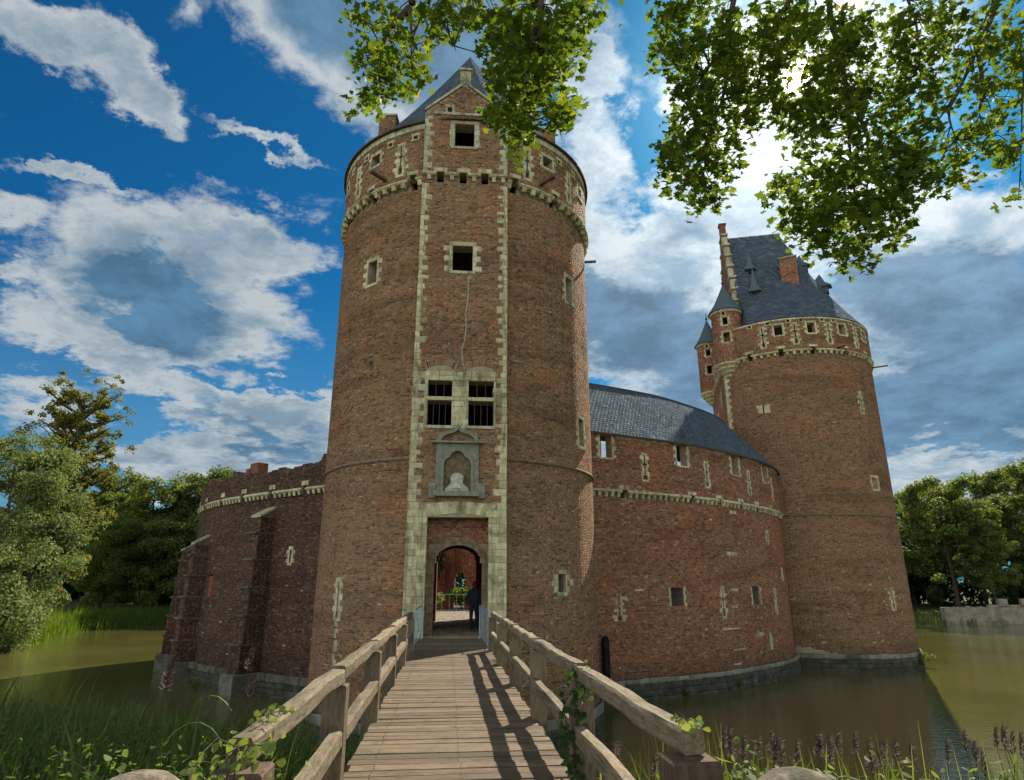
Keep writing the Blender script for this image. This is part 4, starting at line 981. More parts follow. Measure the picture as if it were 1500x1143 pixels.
w.ashlar(pb,1.3,L-1.,ZW,-2.8,course=.28,wid=(.35,.75),mat='plinth',name='plinth_stone',jit=.035,bev=.05,out=.04)
w.ashlar(pb,1.3,L-1.,-2.8,-2.57,course=.23,wid=(.5,.9),mat='plinth_pale',name='plinth_stone',jit=.02,bev=.04,out=.06)
w.build()
# roof
u=np.linspace(1.2,L+.3,60); E1=WRp.at(u,0,.3)[:,:2]; Rg=WRp.at(u,0,-2.9)[:,:2]; E2=WRp.at(u,0,-6.6)[:,:2]
loft_roof(cw,E1,Rg,8.98,12.65,lambda t:t,row=.2,sw=.22)
V=np.concatenate([np.column_stack([Rg,np.full(60,12.64)]),np.column_stack([E2,np.full(60,10.4)])]); obj('roof',V,[(i,i+1,61+i,60+i) for i in range(59)],M['slate'],cw,attr=[.3]*120)
V=np.concatenate([np.column_stack([E1,np.full(60,z)]) for z in(8.93,9.02)]); obj('eaves_board',V,[(i,i+1,61+i,60+i) for i in range(59)],M['darkw'],cw)
for k in range(22):     # small snow hooks
    s_=1.8+random.random()*(L-3); t=random.choice((.12,.45,.5,.85)); p=WRp.at(s_,8.98+3.67*t+.03,.3-3.2*t); mb=MB()
    mb.tube([p,p+np.array((.0,-.1,.02)),p+np.array((.03,-.14,.12)),p+np.array((0.0,-.08,.17))],.015,5); mb.build('snow_hook',M['iron'],cw)
# ridge tiles
mb=MB(); mb.tube([(a,b_,12.68) for a,b_ in Rg[::3]],.07,6); mb.build('ridge',M['slate'],cw)
mb=MB(); p=WRp.at(2.95,0,.25); mb.box((p[0],p[1],-1.9),(.13,.05,0),(-.04,.12,0),(0,0,1.15),.02); mb.lathe((p[0],p[1],-.72),[(.16,-.06),(.14,.05),(.04,.13)],10); mb.build('drain_post',M['dark_hole'],cw)
# left ruined wall
WLp=Surf(catp([(-20.5,58),(-22.3,52),(-22.2,47.5),(-20.9,43.6),(-19.2,40.7),(-17.2,38.3),(-14.3,35.8),(-11.9,34.1),(-9.7,32.6),(-6.2,30.6)]))
off=WLp.b-Surf(catp([(-22.3,52),(-22.2,47.5),(-20.9,43.6),(-19.2,40.7),(-17.2,38.3),(-14.3,35.8),(-11.9,34.1),(-9.7,32.6),(-6.2,30.6)])).b
lw=thing('castle_wall','dark ruined brick curtain wall with buttresses left of the gate tower','wall',(-14.3,35.8,ZW))
w=Wall(lw); L=WLp.b
ph=np.array([0.7,2.1,4.4]);
def topf(s_): s_=np.asarray(s_); return 7.62+.05*np.sin(s_*2.3+1)+.045*np.sign(np.sin(s_*5.3+.4*s_*np.sin(s_)))+.05*np.sin(s_*.9)+np.clip((s_-off-24.3)*.9,0,1.6)+np.where(np.abs(s_-off-16.8)<.35,.3,0)
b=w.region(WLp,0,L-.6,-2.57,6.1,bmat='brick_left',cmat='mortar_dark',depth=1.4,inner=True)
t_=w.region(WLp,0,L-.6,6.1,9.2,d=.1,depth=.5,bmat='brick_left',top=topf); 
G=[off+v for v in(23.45,20.7,18.0,15.45,12.4,9.8,7)]
for g_ in G: w.stone(t_,g_-.26,g_+.26,6.55,6.8,name='lintel'); w.opening(t_,g_-.15,g_+.15,6.1,6.55)
w.band(WLp,0,L-.7,6.28,.1,gaps=G,spacing=.36)
w.window(b,off+14.45,off+15.3,.95,2.15,bars=2,hbar=3,lint=0,sill=0,jambs=False,mat='grey_limestone')
w.window(b,off+22.62,off+22.74,2.7,3.35,tooth=(.16,.28)); 
for k in range(9): w.stone(b,off+18.1+random.uniform(0,.6),off+18.85+random.uniform(0,.3),-1.5+k*.1,-1.42+k*.1,'grey_limestone') if k%2 else None
for _ in range(40): c=off+random.uniform(8,26); z=random.uniform(-2.4,4.5); w.stone(b,c,c+random.uniform(.1,.25),z,z+.075,'grey_limestone')
pb=w.region(WLp,0,L-.6,ZW,-2.57,d=.2,depth=1.,cmat='plinth'); w.ashlar(pb,off+6,L-.6,ZW,-2.85,course=.28,wid=(.4,.8),mat='plinth',name='plinth_stone',jit=.03,bev=.04,out=.04)
w.ashlar(pb,off+6,L-.6,-2.85,-2.5,course=.35,wid=(.6,1.1),mat='plinth_dim',name='plinth_stone',jit=.02,bev=.04,out=.1)
w.reg.remove(t_); w.build(); w.lay(t_)
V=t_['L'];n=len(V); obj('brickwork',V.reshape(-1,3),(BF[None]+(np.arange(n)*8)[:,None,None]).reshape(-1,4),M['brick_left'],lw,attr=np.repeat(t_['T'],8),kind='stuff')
u=np.arange(0,L-.6,.12); mb=MB()
for i in range(len(u)-1):
    h_=float(topf((u[i]+u[i+1])/2))-.07; gp_=any(abs((u[i]+u[i+1])/2-g_)<.15 for g_ in G); zb=6.55 if gp_ else 6.1
    V=[WLp.at(u[i+q],zz_,dd) for zz_ in(zb,h_) for dd in(.1,-.7) for q in(0,1)]; mb.add(V,[(0,1,5,4),(2,6,7,3),(0,4,6,2),(1,3,7,5),(4,5,7,6),(0,2,3,1)])
mb.build('wall_core',M['mortar_dark'],lw)
for s_,ww_,hh_ in((18.6,.85,.55),(17.9,.35,.3),(12.6,.3,.25),(11.9,.3,.2)):
    mb=MB(); p=WLp.at(off+s_,7.6+hh_/2,-.3); t=WLp.at(off+s_+.1,0,-.3)-WLp.at(off+s_-.1,0,-.3); t/=np.linalg.norm(t); mb.box(p,t*ww_/2,np.array((t[1],-t[0],0))*.3,(0,0,hh_/2+.1),.03); mb.build('ruined_stub',M['pinkbrick'],lw)
o=quad('sun_colour_panel',[WLp.at(off+a,z,-.12) for a,z in((14.5,.97),(15.28,.97),(15.28,2.12),(14.5,2.12))],'orange',lw)  # added panel: orange of the sun in the window opening, put in as colour
# buttresses
def buttress(s_,w_,zt,prot,stages,shift=0):
    c=WLp.at(s_,0,0)[:2]; e=WLp.at(s_+.1,0,0)[:2]-WLp.at(s_-.1,0,0)[:2]; e/=np.linalg.norm(e); n_=np.array((e[1],-e[0]))
    zs=np.linspace(-2.5,zt,stages+1); bt=None
    for k in range(stages):
        f=1-k/stages; pr_=prot*(.62+.38*f); hw=w_/2*(.8+.2*f)
        z0,z1=zs[k],zs[k+1]; pts=[c-e*hw-n_*.2,c+e*hw-n_*.2,c+e*hw+n_*pr_,c-e*hw+n_*pr_]
        top=z1
        V=[(p[0],p[1],z) for z in(z0,z1) for p in pts]
        Vt=[*V]
        if k==stages-1: Vt[6]=(Vt[6][0],Vt[6][1],z1-.6); Vt[7]=(Vt[7][0],Vt[7][1],z1-.6)
        o=obj('buttress_stage' if bt else 'buttress',Vt,[(0,1,5,4),(1,2,6,5),(2,3,7,6),(3,0,4,7),(4,5,6,7)],M['mortar_dark'],lw)
        bt=bt or o
        # brick faces left, front, right
        Vs=[];Ts=[]
        for a,b_ in((pts[3],pts[2]),(pts[2],pts[1]),(pts[0],pts[3])):
            Lf=np.linalg.norm(b_-a); sf=Surf([tuple(a+(b_-a)*q/4) for q in range(5)],0); r_=dict(surf=sf,s0=0,s1=Lf,z0=z0,z1=z1-(.6 if k==stages-1 else .05),d=0.,ch=.075,bl=.24,open=[],block=[],top=None,bmat=1); w.lay(r_); Vs.append(r_['L']);Ts.append(r_['T'])
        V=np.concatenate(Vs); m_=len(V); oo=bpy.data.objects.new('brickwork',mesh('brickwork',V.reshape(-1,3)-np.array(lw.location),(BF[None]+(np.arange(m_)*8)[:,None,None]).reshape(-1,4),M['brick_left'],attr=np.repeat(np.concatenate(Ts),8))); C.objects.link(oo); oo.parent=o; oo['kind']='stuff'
        # weathering ledge stones
        mbb=MB(); cc=c+n_*(pr_+.02)
        if k<stages-1: mbb.box((cc[0],cc[1],z1-.03),np.append(e,0)*(hw+.05),np.append(n_,0)*.12,(0,0,.05),.015)
        else:
            q0=c-n_*.2; q1=c+n_*(pr_+.08); V=[np.append(q+e*sg*(hw+.04),z) for (q,z) in((q0,z1),(q1,z1-.6)) for sg in(-1,1)]; V+= [v+np.array((0,0,.12)) for v in V]; mbb.add(V,[(4,6,7,5),(0,1,3,2),(2,3,7,6),(0,2,6,4),(1,5,7,3),(0,4,5,1)])
        sub('ledge_stone',mbb.v,mbb.f,M['plinth_dim' if k<stages-1 else 'grey_limestone'],o)
    mbb=MB(); hw=w_/2+.1; q=c+n_*(prot/2)
    mbb.box((q[0],q[1],-3.1),np.append(e,0)*hw,np.append(n_,0)*(prot/2+.3),(0,0,.6),.05); sub('plinth_stone',mbb.v,mbb.f,M['plinth_dim'],bt)
buttress(off+20.75,.85,5.6,1.25,6); buttress(off+13.7,.8,4.5,1.1,6); buttress(off+8.6,.8,4.3,1.1,6)
# ---------------------------------------------------------------- courtyard
cy=[(-3.2,22.75),(-.7,22.95),(-.2,31.5)]+[tuple(WRp.at(s_,0,-1.5)[:2]) for s_ in np.linspace(2.,22,9)]+[(17,54),(-19.5,56)]+[tuple(WLp.at(off+s_,0,-1.5)[:2]) for s_ in (4,8,12,16,20,23.5)]+[(-4.2,31.)]
o=obj('courtyard_floor',[(a,b_,-.03) for a,b_ in cy],[tuple(range(len(cy)))],M['earth']); o['kind']='structure'
cbm=[];V=[]
for y in np.arange(22.75,43,.2):
    wd=.8 if y<33 else 4.5; cx=-2.2-.09*(y-24)
    for x in np.arange(cx-(1. if y<33 else 3.2),cx+(1.2 if y<33 else 3.2),.24):
        V.append((x+random.uniform(-.02,.02)+(.12 if int(y/.2)%2 else 0),y))
def cobble_mesh():
    V=[];n=6
    for r_,z in((.118,-.03),(.112,.02),(.06,.042)):
        for k in range(n): an=2*math.pi*k/n+.5; V.append((r_*math.cos(an),r_*.85*math.sin(an),z))
    return V,[(i*n+k,i*n+(k+1)%n,(i+1)*n+(k+1)%n,(i+1)*n+k) for i in range(2) for k in range(n)]+[tuple(2*n+k for k in range(n))]
cv,cf=cobble_mesh(); cm=mesh('cobblestone',cv,cf,M['cobble'])
near=sorted(V,key=lambda p:p[1])
floor_o=o; ctr=np.array([(a,b_,-.03) for a,b_ in cy]).mean(0)*0
for k,(x,y) in enumerate(near[:300]):
    c=bpy.data.objects.new('cobblestone',cm); C.objects.link(c); c.parent=floor_o; c.location=(x,y,random.uniform(-.01,.01)-.02); c.rotation_euler=(random.uniform(-.06,.06),random.uniform(-.06,.06),random.uniform(0,.4)); c.scale=(1,random.uniform(.9,1.1),1)
rest=near[300:]; A=np.array(cv); nv_=len(A); VV=np.concatenate([A+np.array((x,y,-.02+random.uniform(-.01,.01))) for x,y in rest]); FF=[tuple(i+k*nv_ for i in f) for k in range(len(rest)) for f in cf]
oo=obj('cobblestones',VV,FF,M['cobble'],floor_o,kind='stuff')
kt=thing('courtyard_wall','sunlit red brick wall with a low arched doorway across the courtyard behind the gate','wall',(-4,50,0))
w=Wall(kt); cws=Surf([(x,50.-.0*x) for x in np.linspace(-19,17,19)],-19)
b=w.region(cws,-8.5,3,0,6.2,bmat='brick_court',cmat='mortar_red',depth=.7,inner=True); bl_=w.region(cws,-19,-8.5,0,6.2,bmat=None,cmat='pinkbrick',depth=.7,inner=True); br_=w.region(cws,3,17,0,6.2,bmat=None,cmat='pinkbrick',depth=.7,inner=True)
w.opening(b,-4.3,-3.5,0,2.2); w.opening(b,-4.15,-3.65,2.2,2.45)
w.build()
mb=MB(); mb.box((-4.6,49.5,2.2),(.35,0,0),(0,.3,0),(0,0,2.2),.02); mb.build('pilaster',M['pinkbrick'],kt)
# third tower's spire tip beyond the curtain roof
sp=thing('turret','small slate spire with a ball finial just behind the curtain wall roof','turret',(5.6,46,0))
mb=MB(); mb.lathe((5.6,46,0),[(.9,0),(.9,14.3)],20); mb.build('turret_wall',M['pinkbrick'],sp)
mb=MB(); mb.lathe((5.6,46,14.3),[(1.05,0),(.55,.8),(.2,1.4),(.04,1.8)],20); o=mb.build('turret_roof',M['slate'],sp)
mb=MB(); mb.tube([(5.6,46,16),(5.6,46,16.7)],.04,5); mb.lathe((5.6,46,16.45),[(.02,-.12),(.12,0),(.02,.12)],8); mb.build('finial',M['iron'],sp)
# railings in the courtyard
def barrier(name,label,p0,p1,h,nb,mat,r=.018):
    p0=np.array(p0,float);p1=np.array(p1,float); t=thing(name,label,'railing',tuple((p0+p1)/2))
    Z=np.array((0,0,1.))
    for z in(h,.12): mb=MB(); mb.tube([p0+Z*z,p1+Z*z],r,6); mb.build('rail',M[mat],t)
    for i in range(nb):
        q=p0+(p1-p0)*i/(nb-1); mb=MB(); mb.tube([q+Z*(0 if i in(0,nb-1) else .12),q+Z*h],r*(1 if i in(0,nb-1) else .6),6); mb.build('post' if i in(0,nb-1) else 'bar',M[mat],t)
    return t
barrier('railing','grey metal railing across the courtyard seen through the gate arch',(-6.6,41.6,0),(-1.6,41.8,0),1.05,12,'galv',.03)
# ---------------------------------------------------------------- bridge
BX=np.array((.15,0,0)); bd=np.array((-.0963,.9954,0)); brt=np.array((.9954,.0963,0)); UP=np.array((0,0,1.))
def BP(u,yy,z): return BX+bd*(yy/.9954)+brt*u+UP*z
br=thing('footbridge','weathered wooden footbridge with plank deck leading to the castle gate','bridge',tuple(BP(0,2.2,0)))
y=1.2
while y<22.35:
    wd=random.choice((.185,.2,.2,.22)); 
    if y+wd>22.4: break
    V,F=beveled(BP(random.uniform(-.015,.015),y+wd/2,-.03+random.uniform(-.004,.004)),brt*(1.06+random.uniform(-.008,.012))+bd*random.uniform(-.006,.006)+UP*random.uniform(-.004,.004),bd*(wd/2-.006),UP*.03,.006)
    o=obj('plank',V,F,M['plank'],br); y+=wd
for u in(-.8,0,.8): V,F=beveled(BP(u,11.8,-.2),brt*.1,bd*10.6,UP*.13,.01); obj('girder',V,F,M['darkw'],br)
for y in(10.5,14.5,18.5):
    for u in(-.85,.85): mb=MB(); mb.tube([BP(u,y,-.33),BP(u,y,-5)],.14,10); mb.build('pile',M['darkw'],br)
    V,F=beveled(BP(0,y,-.42),brt*1.15,bd*.11,UP*.09,.01); obj('crossbeam',V,F,M['darkw'],br)
mb=MB()          # nail heads and bolts
for o_ in [c for c in br.children if c.name.startswith('plank')]:
    pc=np.mean([tuple(v.co) for v in o_.data.vertices],0)+np.array(br.location)
    for u in(-.82,.02,.8):
        for q in(-.045,.045): c=pc+brt*(u+random.uniform(-.01,.01))+bd*q+UP*.031; mb.box(c,brt*.007,bd*.007,UP*.002)
mb.build('nails',M['iron'],br,kind='stuff')
V,F=beveled(BP(0,22.42,.0),brt*1.0,bd*.06,UP*.05,.01); obj('threshold',V,F,M['railw'],br)
def wavy(p0,p1,hw,hh,n=14,amp=.016,seed=0):
    rr_=random.Random(seed); d=(p1-p0); Ln=np.linalg.norm(d); dd=d/Ln; sx=np.cross(dd,UP); sx/=np.linalg.norm(sx); uz=np.cross(sx,dd); V=[]
    f1,f2,a1,a2=[rr_.uniform(1,3) for _ in range(4)]
    for i in range(n):
        t=i/(n-1); c=p0+d*t+uz*(amp*math.sin(f1*t*6+a1)+rr_.uniform(-.004,.004))+sx*amp*.7*math.sin(f2*t*5+a2)
        for a,b_ in((-1,-.75),(-.8,-1),(.8,-1),(1,-.75),(1,.7),(.75,1),(-.75,1),(-1,.7)):
            V.append(c+sx*hw*(a+rr_.uniform(-.05,.05))+uz*hh*(b_+rr_.uniform(-.05,.05)))
    F=[(i*8+k,(i+1)*8+k,(i+1)*8+(k+1)%8,i*8+(k+1)%8) for i in range(n-1) for k in range(8)]+[tuple(range(8)),tuple((n-1)*8+k for k in range(8))[::-1]]
    return V,F
PY=[3.58,6.35,9.3,12.25,15.15,18.05]
for sg in(-1,1):
    for i,y in enumerate(PY):
        end=i==0
        V,F=beveled(BP(sg*1.1+random.uniform(-.015,.015),y,(.852 if end else .84)/2-.25),brt*(.125 if end else .1)+UP*random.uniform(-.003,.003),bd*(.12 if end else .1),UP*((.852 if end else .84)/2+.25),.014)
        if not end: V=[v+UP*(.05*sg*((v-BP(0,y,0))@brt-1.1*sg) if v[2]>.5 else 0) for v in V]
        obj('post',V,F,M['darkw' if end else 'postw'],br)
    for i in range(5):
        a=PY[i]-(.0 if i==0 else 0); b_=PY[i+1]+(.18 if i==4 else 0)
        V,F=wavy(BP(sg*(1.1+(.03 if i==0 else 0)),a,.915+(.012 if i%2 else 0)),BP(sg*1.1,b_+.02,.91),.062,.062,amp=.009,seed=i*7+sg)
        obj('handrail',V,F,M['railw'],br)
        V,F=wavy(BP(sg*1.06,PY[i]+.1,.42),BP(sg*1.06,PY[i+1]-.1,.42),.055,.07,8,.006,seed=i*3+sg+40); obj('mid_rail',V,F,M['railw'],br)
for sg,lb in((-1,'blue grey metal railing left of the gate doorway at bridge end'),(1,'blue grey metal railing right of the gate doorway at bridge end')):
    barrier('railing',lb,BP(sg*.99,18.3,0),BP(sg*.93,21.9,0),1.02,7,'galv',.018)
# rounded granite bollards at the bridge start
for x,y,lb in((-1.74,3.4,'rounded sandy granite bollard left of the bridge start, half buried in leaves'),(1.36,3.45,'rounded sandy granite bollard right of the bridge start beside the reeds')):
    V=[];n=20;pr_=[(.27,-.9),(.28,.4),(.28,.55),(.26,.68),(.21,.77),(.13,.83),(.04,.855)]
    for r_,z in pr_:
        for k in range(n): an=2*math.pi*k/n; j=1+.03*math.sin(k*2.2+z*7); V.append((x+r_*j*math.cos(an),y+r_*j*math.sin(an),z))
    F=[(i*n+k,i*n+(k+1)%n,(i+1)*n+(k+1)%n,(i+1)*n+k) for i in range(len(pr_)-1) for k in range(n)]+[tuple((len(pr_)-1)*n+k for k in range(n))]
    o=obj('bollard',V,F,M['boulder'],smooth=True); tag(o,lb,'bollard')
# ---------------------------------------------------------------- person in the gate passage
pe=thing('person','person in dark clothes standing in shadow inside the gate arch','person',(-1.5,26.6,.0))
J=[((0,0,.95),.13),((-.09,0,.9),.1),((-.1,.01,.5),.065),((-.1,.02,.09),.045),((-.1,-.12,.04),.04),((.09,0,.9),.1),((.11,.0,.5),.065),((.12,.02,.09),.045),((.13,-.12,.04),.04),
 ((0,0,1.2),.125),((0,0,1.4),.14),((0,0,1.5),.06),((-.19,0,1.4),.06),((-.25,.03,1.12),.045),((-.22,-.12,.9),.035),((.19,0,1.4),.06),((.25,.03,1.12),.045),((.2,-.16,.93),.035),((0,-.01,1.58),.055)]
Ed=[(0,1),(1,2),(2,3),(3,4),(0,5),(5,6),(6,7),(7,8),(0,9),(9,10),(10,11),(10,12),(12,13),(13,14),(10,15),(15,16),(16,17),(11,18)]
me=bpy.data.meshes.new('body'); me.from_pydata([j[0] for j in J],Ed,[]); me.materials.append(M['cloth']); bo=bpy.data.objects.new('body',me); C.objects.link(bo); bo.parent=pe
sm=bo.modifiers.new('skin','SKIN'); 
for v,(p,r_) in zip(me.skin_vertices[0].data,J): v.radius=(r_*1.35,r_*1.15)
me.skin_vertices[0].data[0].use_root=True
bo.modifiers.new('sub','SUBSURF').levels=1; bo.modifiers['sub'].render_levels=2
def ell(c,r,n=12,m_=8):
    V=[];F=[]
    for i in range(m_+1):
        ph_=math.pi*i/m_
        for k in range(n): an=2*math.pi*k/n; V.append((c[0]+r[0]*math.sin(ph_)*math.cos(an),c[1]+r[1]*math.sin(ph_)*math.sin(an),c[2]+r[2]*math.cos(ph_)))
    F=[(i*n+k,(i+1)*n+k,(i+1)*n+(k+1)%n,i*n+(k+1)%n) for i in range(m_) for k in range(n)]
    return V,F
PL=np.array(pe.location)
V,F=ell((0,0,1.66),(.075,.095,.115)); fm=MB(); fm.add(V,F); fm.add(*ell((0,-.1,1.655),(.014,.02,.025),6,4)); 
for sg in(-1,1): fm.add(*ell((sg*.078,.01,1.655),(.012,.02,.03),6,4))
o=obj('head',[PL+np.array(v) for v in fm.v],fm.f,M['skin'],pe,smooth=True)
V,F=ell((0,.018,1.69),(.082,.095,.1)); o=obj('hair',[PL+np.array(v) for v in V],F,M['cloth'],pe,smooth=True)
for hx,hy,hz in((-.215,-.16,.84),(.19,-.2,.87)):
    mb=MB(); mb.add(*ell((hx,hy,hz),(.025,.038,.05),8,6))
    for q in range(4): mb.tube([(hx,hy-.025+q*.018,hz-.03),(hx,hy-.03+q*.019,hz-.08+.008*abs(q-1.5)),(hx+.01,hy-.03+q*.019,hz-.11+.008*abs(q-1.5))],[.011,.009,.007],6)
    mb.tube([(hx,hy-.03,hz),(hx,hy-.06,hz-.03),(hx,hy-.062,hz-.06)],[.012,.01,.008],6)
    obj('hand',[PL+np.array(v) for v in mb.v],mb.f,M['skin'],pe,smooth=True)

# ---------------------------------------------------------------- foliage
def leaf_cloud(centers,normals,size,shape,jit=.6,asp=1.6,droop=0.):
    """arrays -> V,F,tone ; shape: list of 2d points forming a fan polygon"""
    n=len(centers); S=np.array(shape,float); k=len(S)
    nrm=normals+rng.normal(0,jit,(n,3)); nrm/=np.linalg.norm(nrm,axis=1)[:,None]
    h=rng.normal(0,1,(n,3)); t=np.cross(nrm,h); t/=np.linalg.norm(t,axis=1)[:,None]; b_=np.cross(nrm,t)
    sz=size*rng.uniform(.5,1.3,n)
    V=centers[:,None]+sz[:,None,None]*(t[:,None]*S[None,:,0,None]+b_[:,None]*S[None,:,1,None]) - (nrm*sz[:,None]*.18)[:,None]*(np.abs(S[:,0])[None,:,None])
    F=np.arange(n*k).reshape(n,k); T=np.repeat(rng.random(n),k)
    return V.reshape(-1,3),F,T
QUAD=[(-.5,-.1),(.0,-.5),(.5,.1),(0.,.6)]
def tree_mesh(H,R,nclump,nleaf,size,trunk_h,seed,crown=(0.35,1.),flat=1.,limbs=9,sparse=False,clr=.22):
    """returns trunk MB and leaf arrays, base at origin"""
    g=np.random.default_rng(seed); rr_=random.Random(seed); tr=MB()
    lean=np.array((rr_.uniform(-.04,.04),rr_.uniform(-.04,.04),1.)); pts=[lean*H*.9*k/6+np.array((math.sin(k*1.3+seed)*.12,math.cos(k*1.7)*.12,0)) for k in range(7)]
    r0=H*.017; tr.tube([pts[0]-np.array((0,0,1.5))]+pts,[r0*1.4]+[r0*(1-.85*k/6) for k in range(7)],8)
    tips=[]
    for i in range(limbs):
        f=trunk_h+(0.95-trunk_h)*(i+.5)/limbs; base_=lean*H*.9*f; an=i*2.4+rr_.uniform(-.4,.4)
        rad=(R*rr_.uniform(.6,1.05)*(1.1-.45*f) if sparse else R*math.sqrt(max(.08,1-((f-.45)/.62)**2))*rr_.uniform(.7,1.)); end=base_+np.array((math.cos(an)*rad,math.sin(an)*rad,rad*rr_.uniform(.25,.7)))
        midp=(base_+end)/2+np.array((0,0,-rad*.08)); tr.tube([base_,midp,end],[r0*.45,r0*.28,r0*.1],5,False); tips.append((base_,midp,end))
        for q in range(2):
            e2_=midp+np.array((rr_.uniform(-1,1),rr_.uniform(-1,1),rr_.uniform(.2,1.)))*rad*.45; tr.tube([midp,e2_],[r0*.2,r0*.06],4,False); tips.append((midp,e2_,e2_))
    cl=[]
    for i in range(nclump):
        if rr_.random()<(.9 if sparse else .55):
            a,m__,e=rr_.choice(tips); q=a+(e-a)*rr_.uniform(.4,1.02)+np.array([rr_.gauss(0,.022*R) for _ in range(3)]) 
        else:
            zf=rr_.uniform(*crown); rad=R*math.sqrt(max(.03,1-((zf-.5)/.56)**2))*rr_.uniform(.55,1.); an=rr_.uniform(0,6.283); q=np.array((math.cos(an)*rad,math.sin(an)*rad,zf*H))
        cl.append(q)
    cl=np.array(cl); k=g.integers(0,nclump,nleaf); cr=R*clr*g.uniform(.5,1.4,nclump)
    d=g.normal(0,1,(nleaf,3)); d/=np.linalg.norm(d,axis=1)[:,None]; rad=g.random(nleaf)**.45
    c=cl[k]+d*(rad*cr[k])[:,None]*np.array((1,1,.7*flat)); nm=d*.8+np.array((0,0,.6))
    c[:,2]=np.maximum(c[:,2],.2)
    return tr,c,nm
def make_tree(name,label,loc,mat,H,R,nclump,nleaf,size,trunk_h,seed,group=None,barkm='bark',**kw):
    tr,c,nm=tree_mesh(H,R,nclump,nleaf,size,trunk_h,seed,**kw)
    t=thing(name,label,'tree',loc,group); L_=np.array(t.location)
    o=obj('trunk',np.array(tr.v)+L_,tr.f,M[barkm],t)
    V,F,T=leaf_cloud(c,nm,size,QUAD); o=obj('crown',V+L_,F,M[mat],t,attr=T)
    return t
def copy_tree(t,loc,rz,s_,label):
    r_=t.copy(); C.objects.link(r_); r_.location=loc; r_.rotation_euler=(0,0,rz); r_.scale=(s_,s_,s_*random.uniform(.93,1.07)); r_['label']=label
    for ch in t.children: c=ch.copy(); C.objects.link(c); c.parent=r_
    return r_
gz=lambda x,y: float(hgt_(np.array([x]),np.array([y]))[0])
def L3(x,y): return (x,y,gz(x,y)-.1)
# left bank
make_tree('willow_tree','big pale grey green willow at the left edge of the photo','',M,0,0,0,0,0,0,0) if 0 else None
wil=make_tree('willow_tree','large pale grey green willow filling the left edge above the water',L3(-46.5,60),'leaf_willow',18,6.8,260,70000,.22,.05,3,crown=(.03,.98),clr=.2)
wil2=make_tree('willow_tree','low pale willow bush leaning over the water at the left edge',L3(-43.5,55),'leaf_willow',7,5,80,24000,.22,.02,5,crown=(.03,.9),clr=.26)
make_tree('tall_tree','tall thin crowned yellowing tree rising above the left woods','',M,0,0,0,0,0,0,0) if 0 else None
make_tree('maple_tree','tall sparse yellowing tree with bare branch tips rising above the left wood',L3(-52.5,76),'leaf_yellow',30,6.8,620,26000,.26,.3,11,crown=(.5,1.),clr=.1,limbs=60,sparse=True)
make_tree('maple_tree','round yellow green tree below the tall sparse tree',L3(-53.5,74),'leaf_yellow',19,6.,90,22000,.34,.1,12,crown=(.08,.95),clr=.18)
kA=make_tree('poplar_tree','dark green bushy tree in the left wood, first beside the yellow tree',L3(-54,98),'leaf_mid',19,5.2,130,30000,.33,.08,21,'trees of the left wood',crown=(.08,.93),clr=.3)
kB=make_tree('poplar_tree','mid green tree in the left wood nearest the castle wall',L3(-34.5,97),'leaf_mid',15.5,4.6,110,24000,.32,.06,22,'trees of the left wood',crown=(.05,.92),clr=.3)
kC=make_tree('poplar_tree','silvery green rounded tree in the middle of the left wood',L3(-46,101),'leaf_willow',19,4.8,110,24000,.32,.08,23,'trees of the left wood',crown=(.08,.93),clr=.3)
TL=[(kA,-39.5,103,1.,2.,'dark conical tree behind the middle of the left wood'),(kB,-61,101,2.2,1.15,'mid green tree at the far left of the wood behind the yellow tree'),(kA,-66,108,3.,1.1,'dark tree at the far left behind the willow'),(kC,-42,97,4.,.8,'small silvery tree at the front edge of the left wood'),
 (kB,-50,95,5.,.85,'low mid green tree at the front of the left wood'),(kA,-48,108,1.4,1.1,'tall dark tree at the back of the left wood'),(kB,-30,103,.6,1.,'mid green tree half hidden by the castle wall buttress'),(kC,-37,107,2.6,1.0,'silvery tree at the back of the left wood near the castle'),(kA,-56,92,2.,.7,'short dark bush tree at the meadow edge under the yellow tree'),(kA,-50,104,1.3,1.12,'tall green tree behind the yellow tree in the left wood'),(kB,-44,104,.5,1.25,'broad green tree at the back middle of the left wood'),(kC,-33,103,3.3,.85,'small silvery tree just beside the castle wall'),(kB,-72,98,1.,1.3,'mid green tree behind the willow at the left edge')]
for t,x,y,rz,s_,lb in TL: copy_tree(t,L3(x,y),rz,s_ if s_<1.5 else 1.,lb)
# right bank
rA=make_tree('ash_tree','dark broad tree on the right bank just beside the right tower',L3(64,97),'leaf_mid',20,7.,130,34000,.33,.2,31,'trees on the right bank',crown=(.25,1.),limbs=12)
rB=make_tree('ash_tree','tall airy tree with a pale forked trunk at the right edge behind the quay wall',L3(79,97),'leaf_mid',22.5,7.5,140,26000,.31,.22,32,'trees on the right bank',crown=(.3,1.),limbs=18,clr=.15)
TR=[(rA,73,104,2.,.95,'dark tree filling the gap between the two front trees on the right bank'),(rA,57,106,3.4,.9,'dark tree partly hidden behind the right tower'),(rB,90,101,1.3,.95,'airy tree at the far right edge of the bank'),(rA,84,112,.7,1.1,'dark tree at the back of the right bank behind the airy tree'),(rA,68,114,5.2,1.05,'dark tree at the back of the right bank beside the tower'),(rB,66,92,4.1,.55,'small light green tree at the water edge beside the right tower'),(rA,97,108,2.9,1.,'dark tree beyond the right edge of the quay'),(rA,78,106,4.4,.62,'low dark bushy tree behind the quay wall blocks')]
for t,x,y,rz,s_,lb in TR: copy_tree(t,L3(x,y),rz,s_,lb)
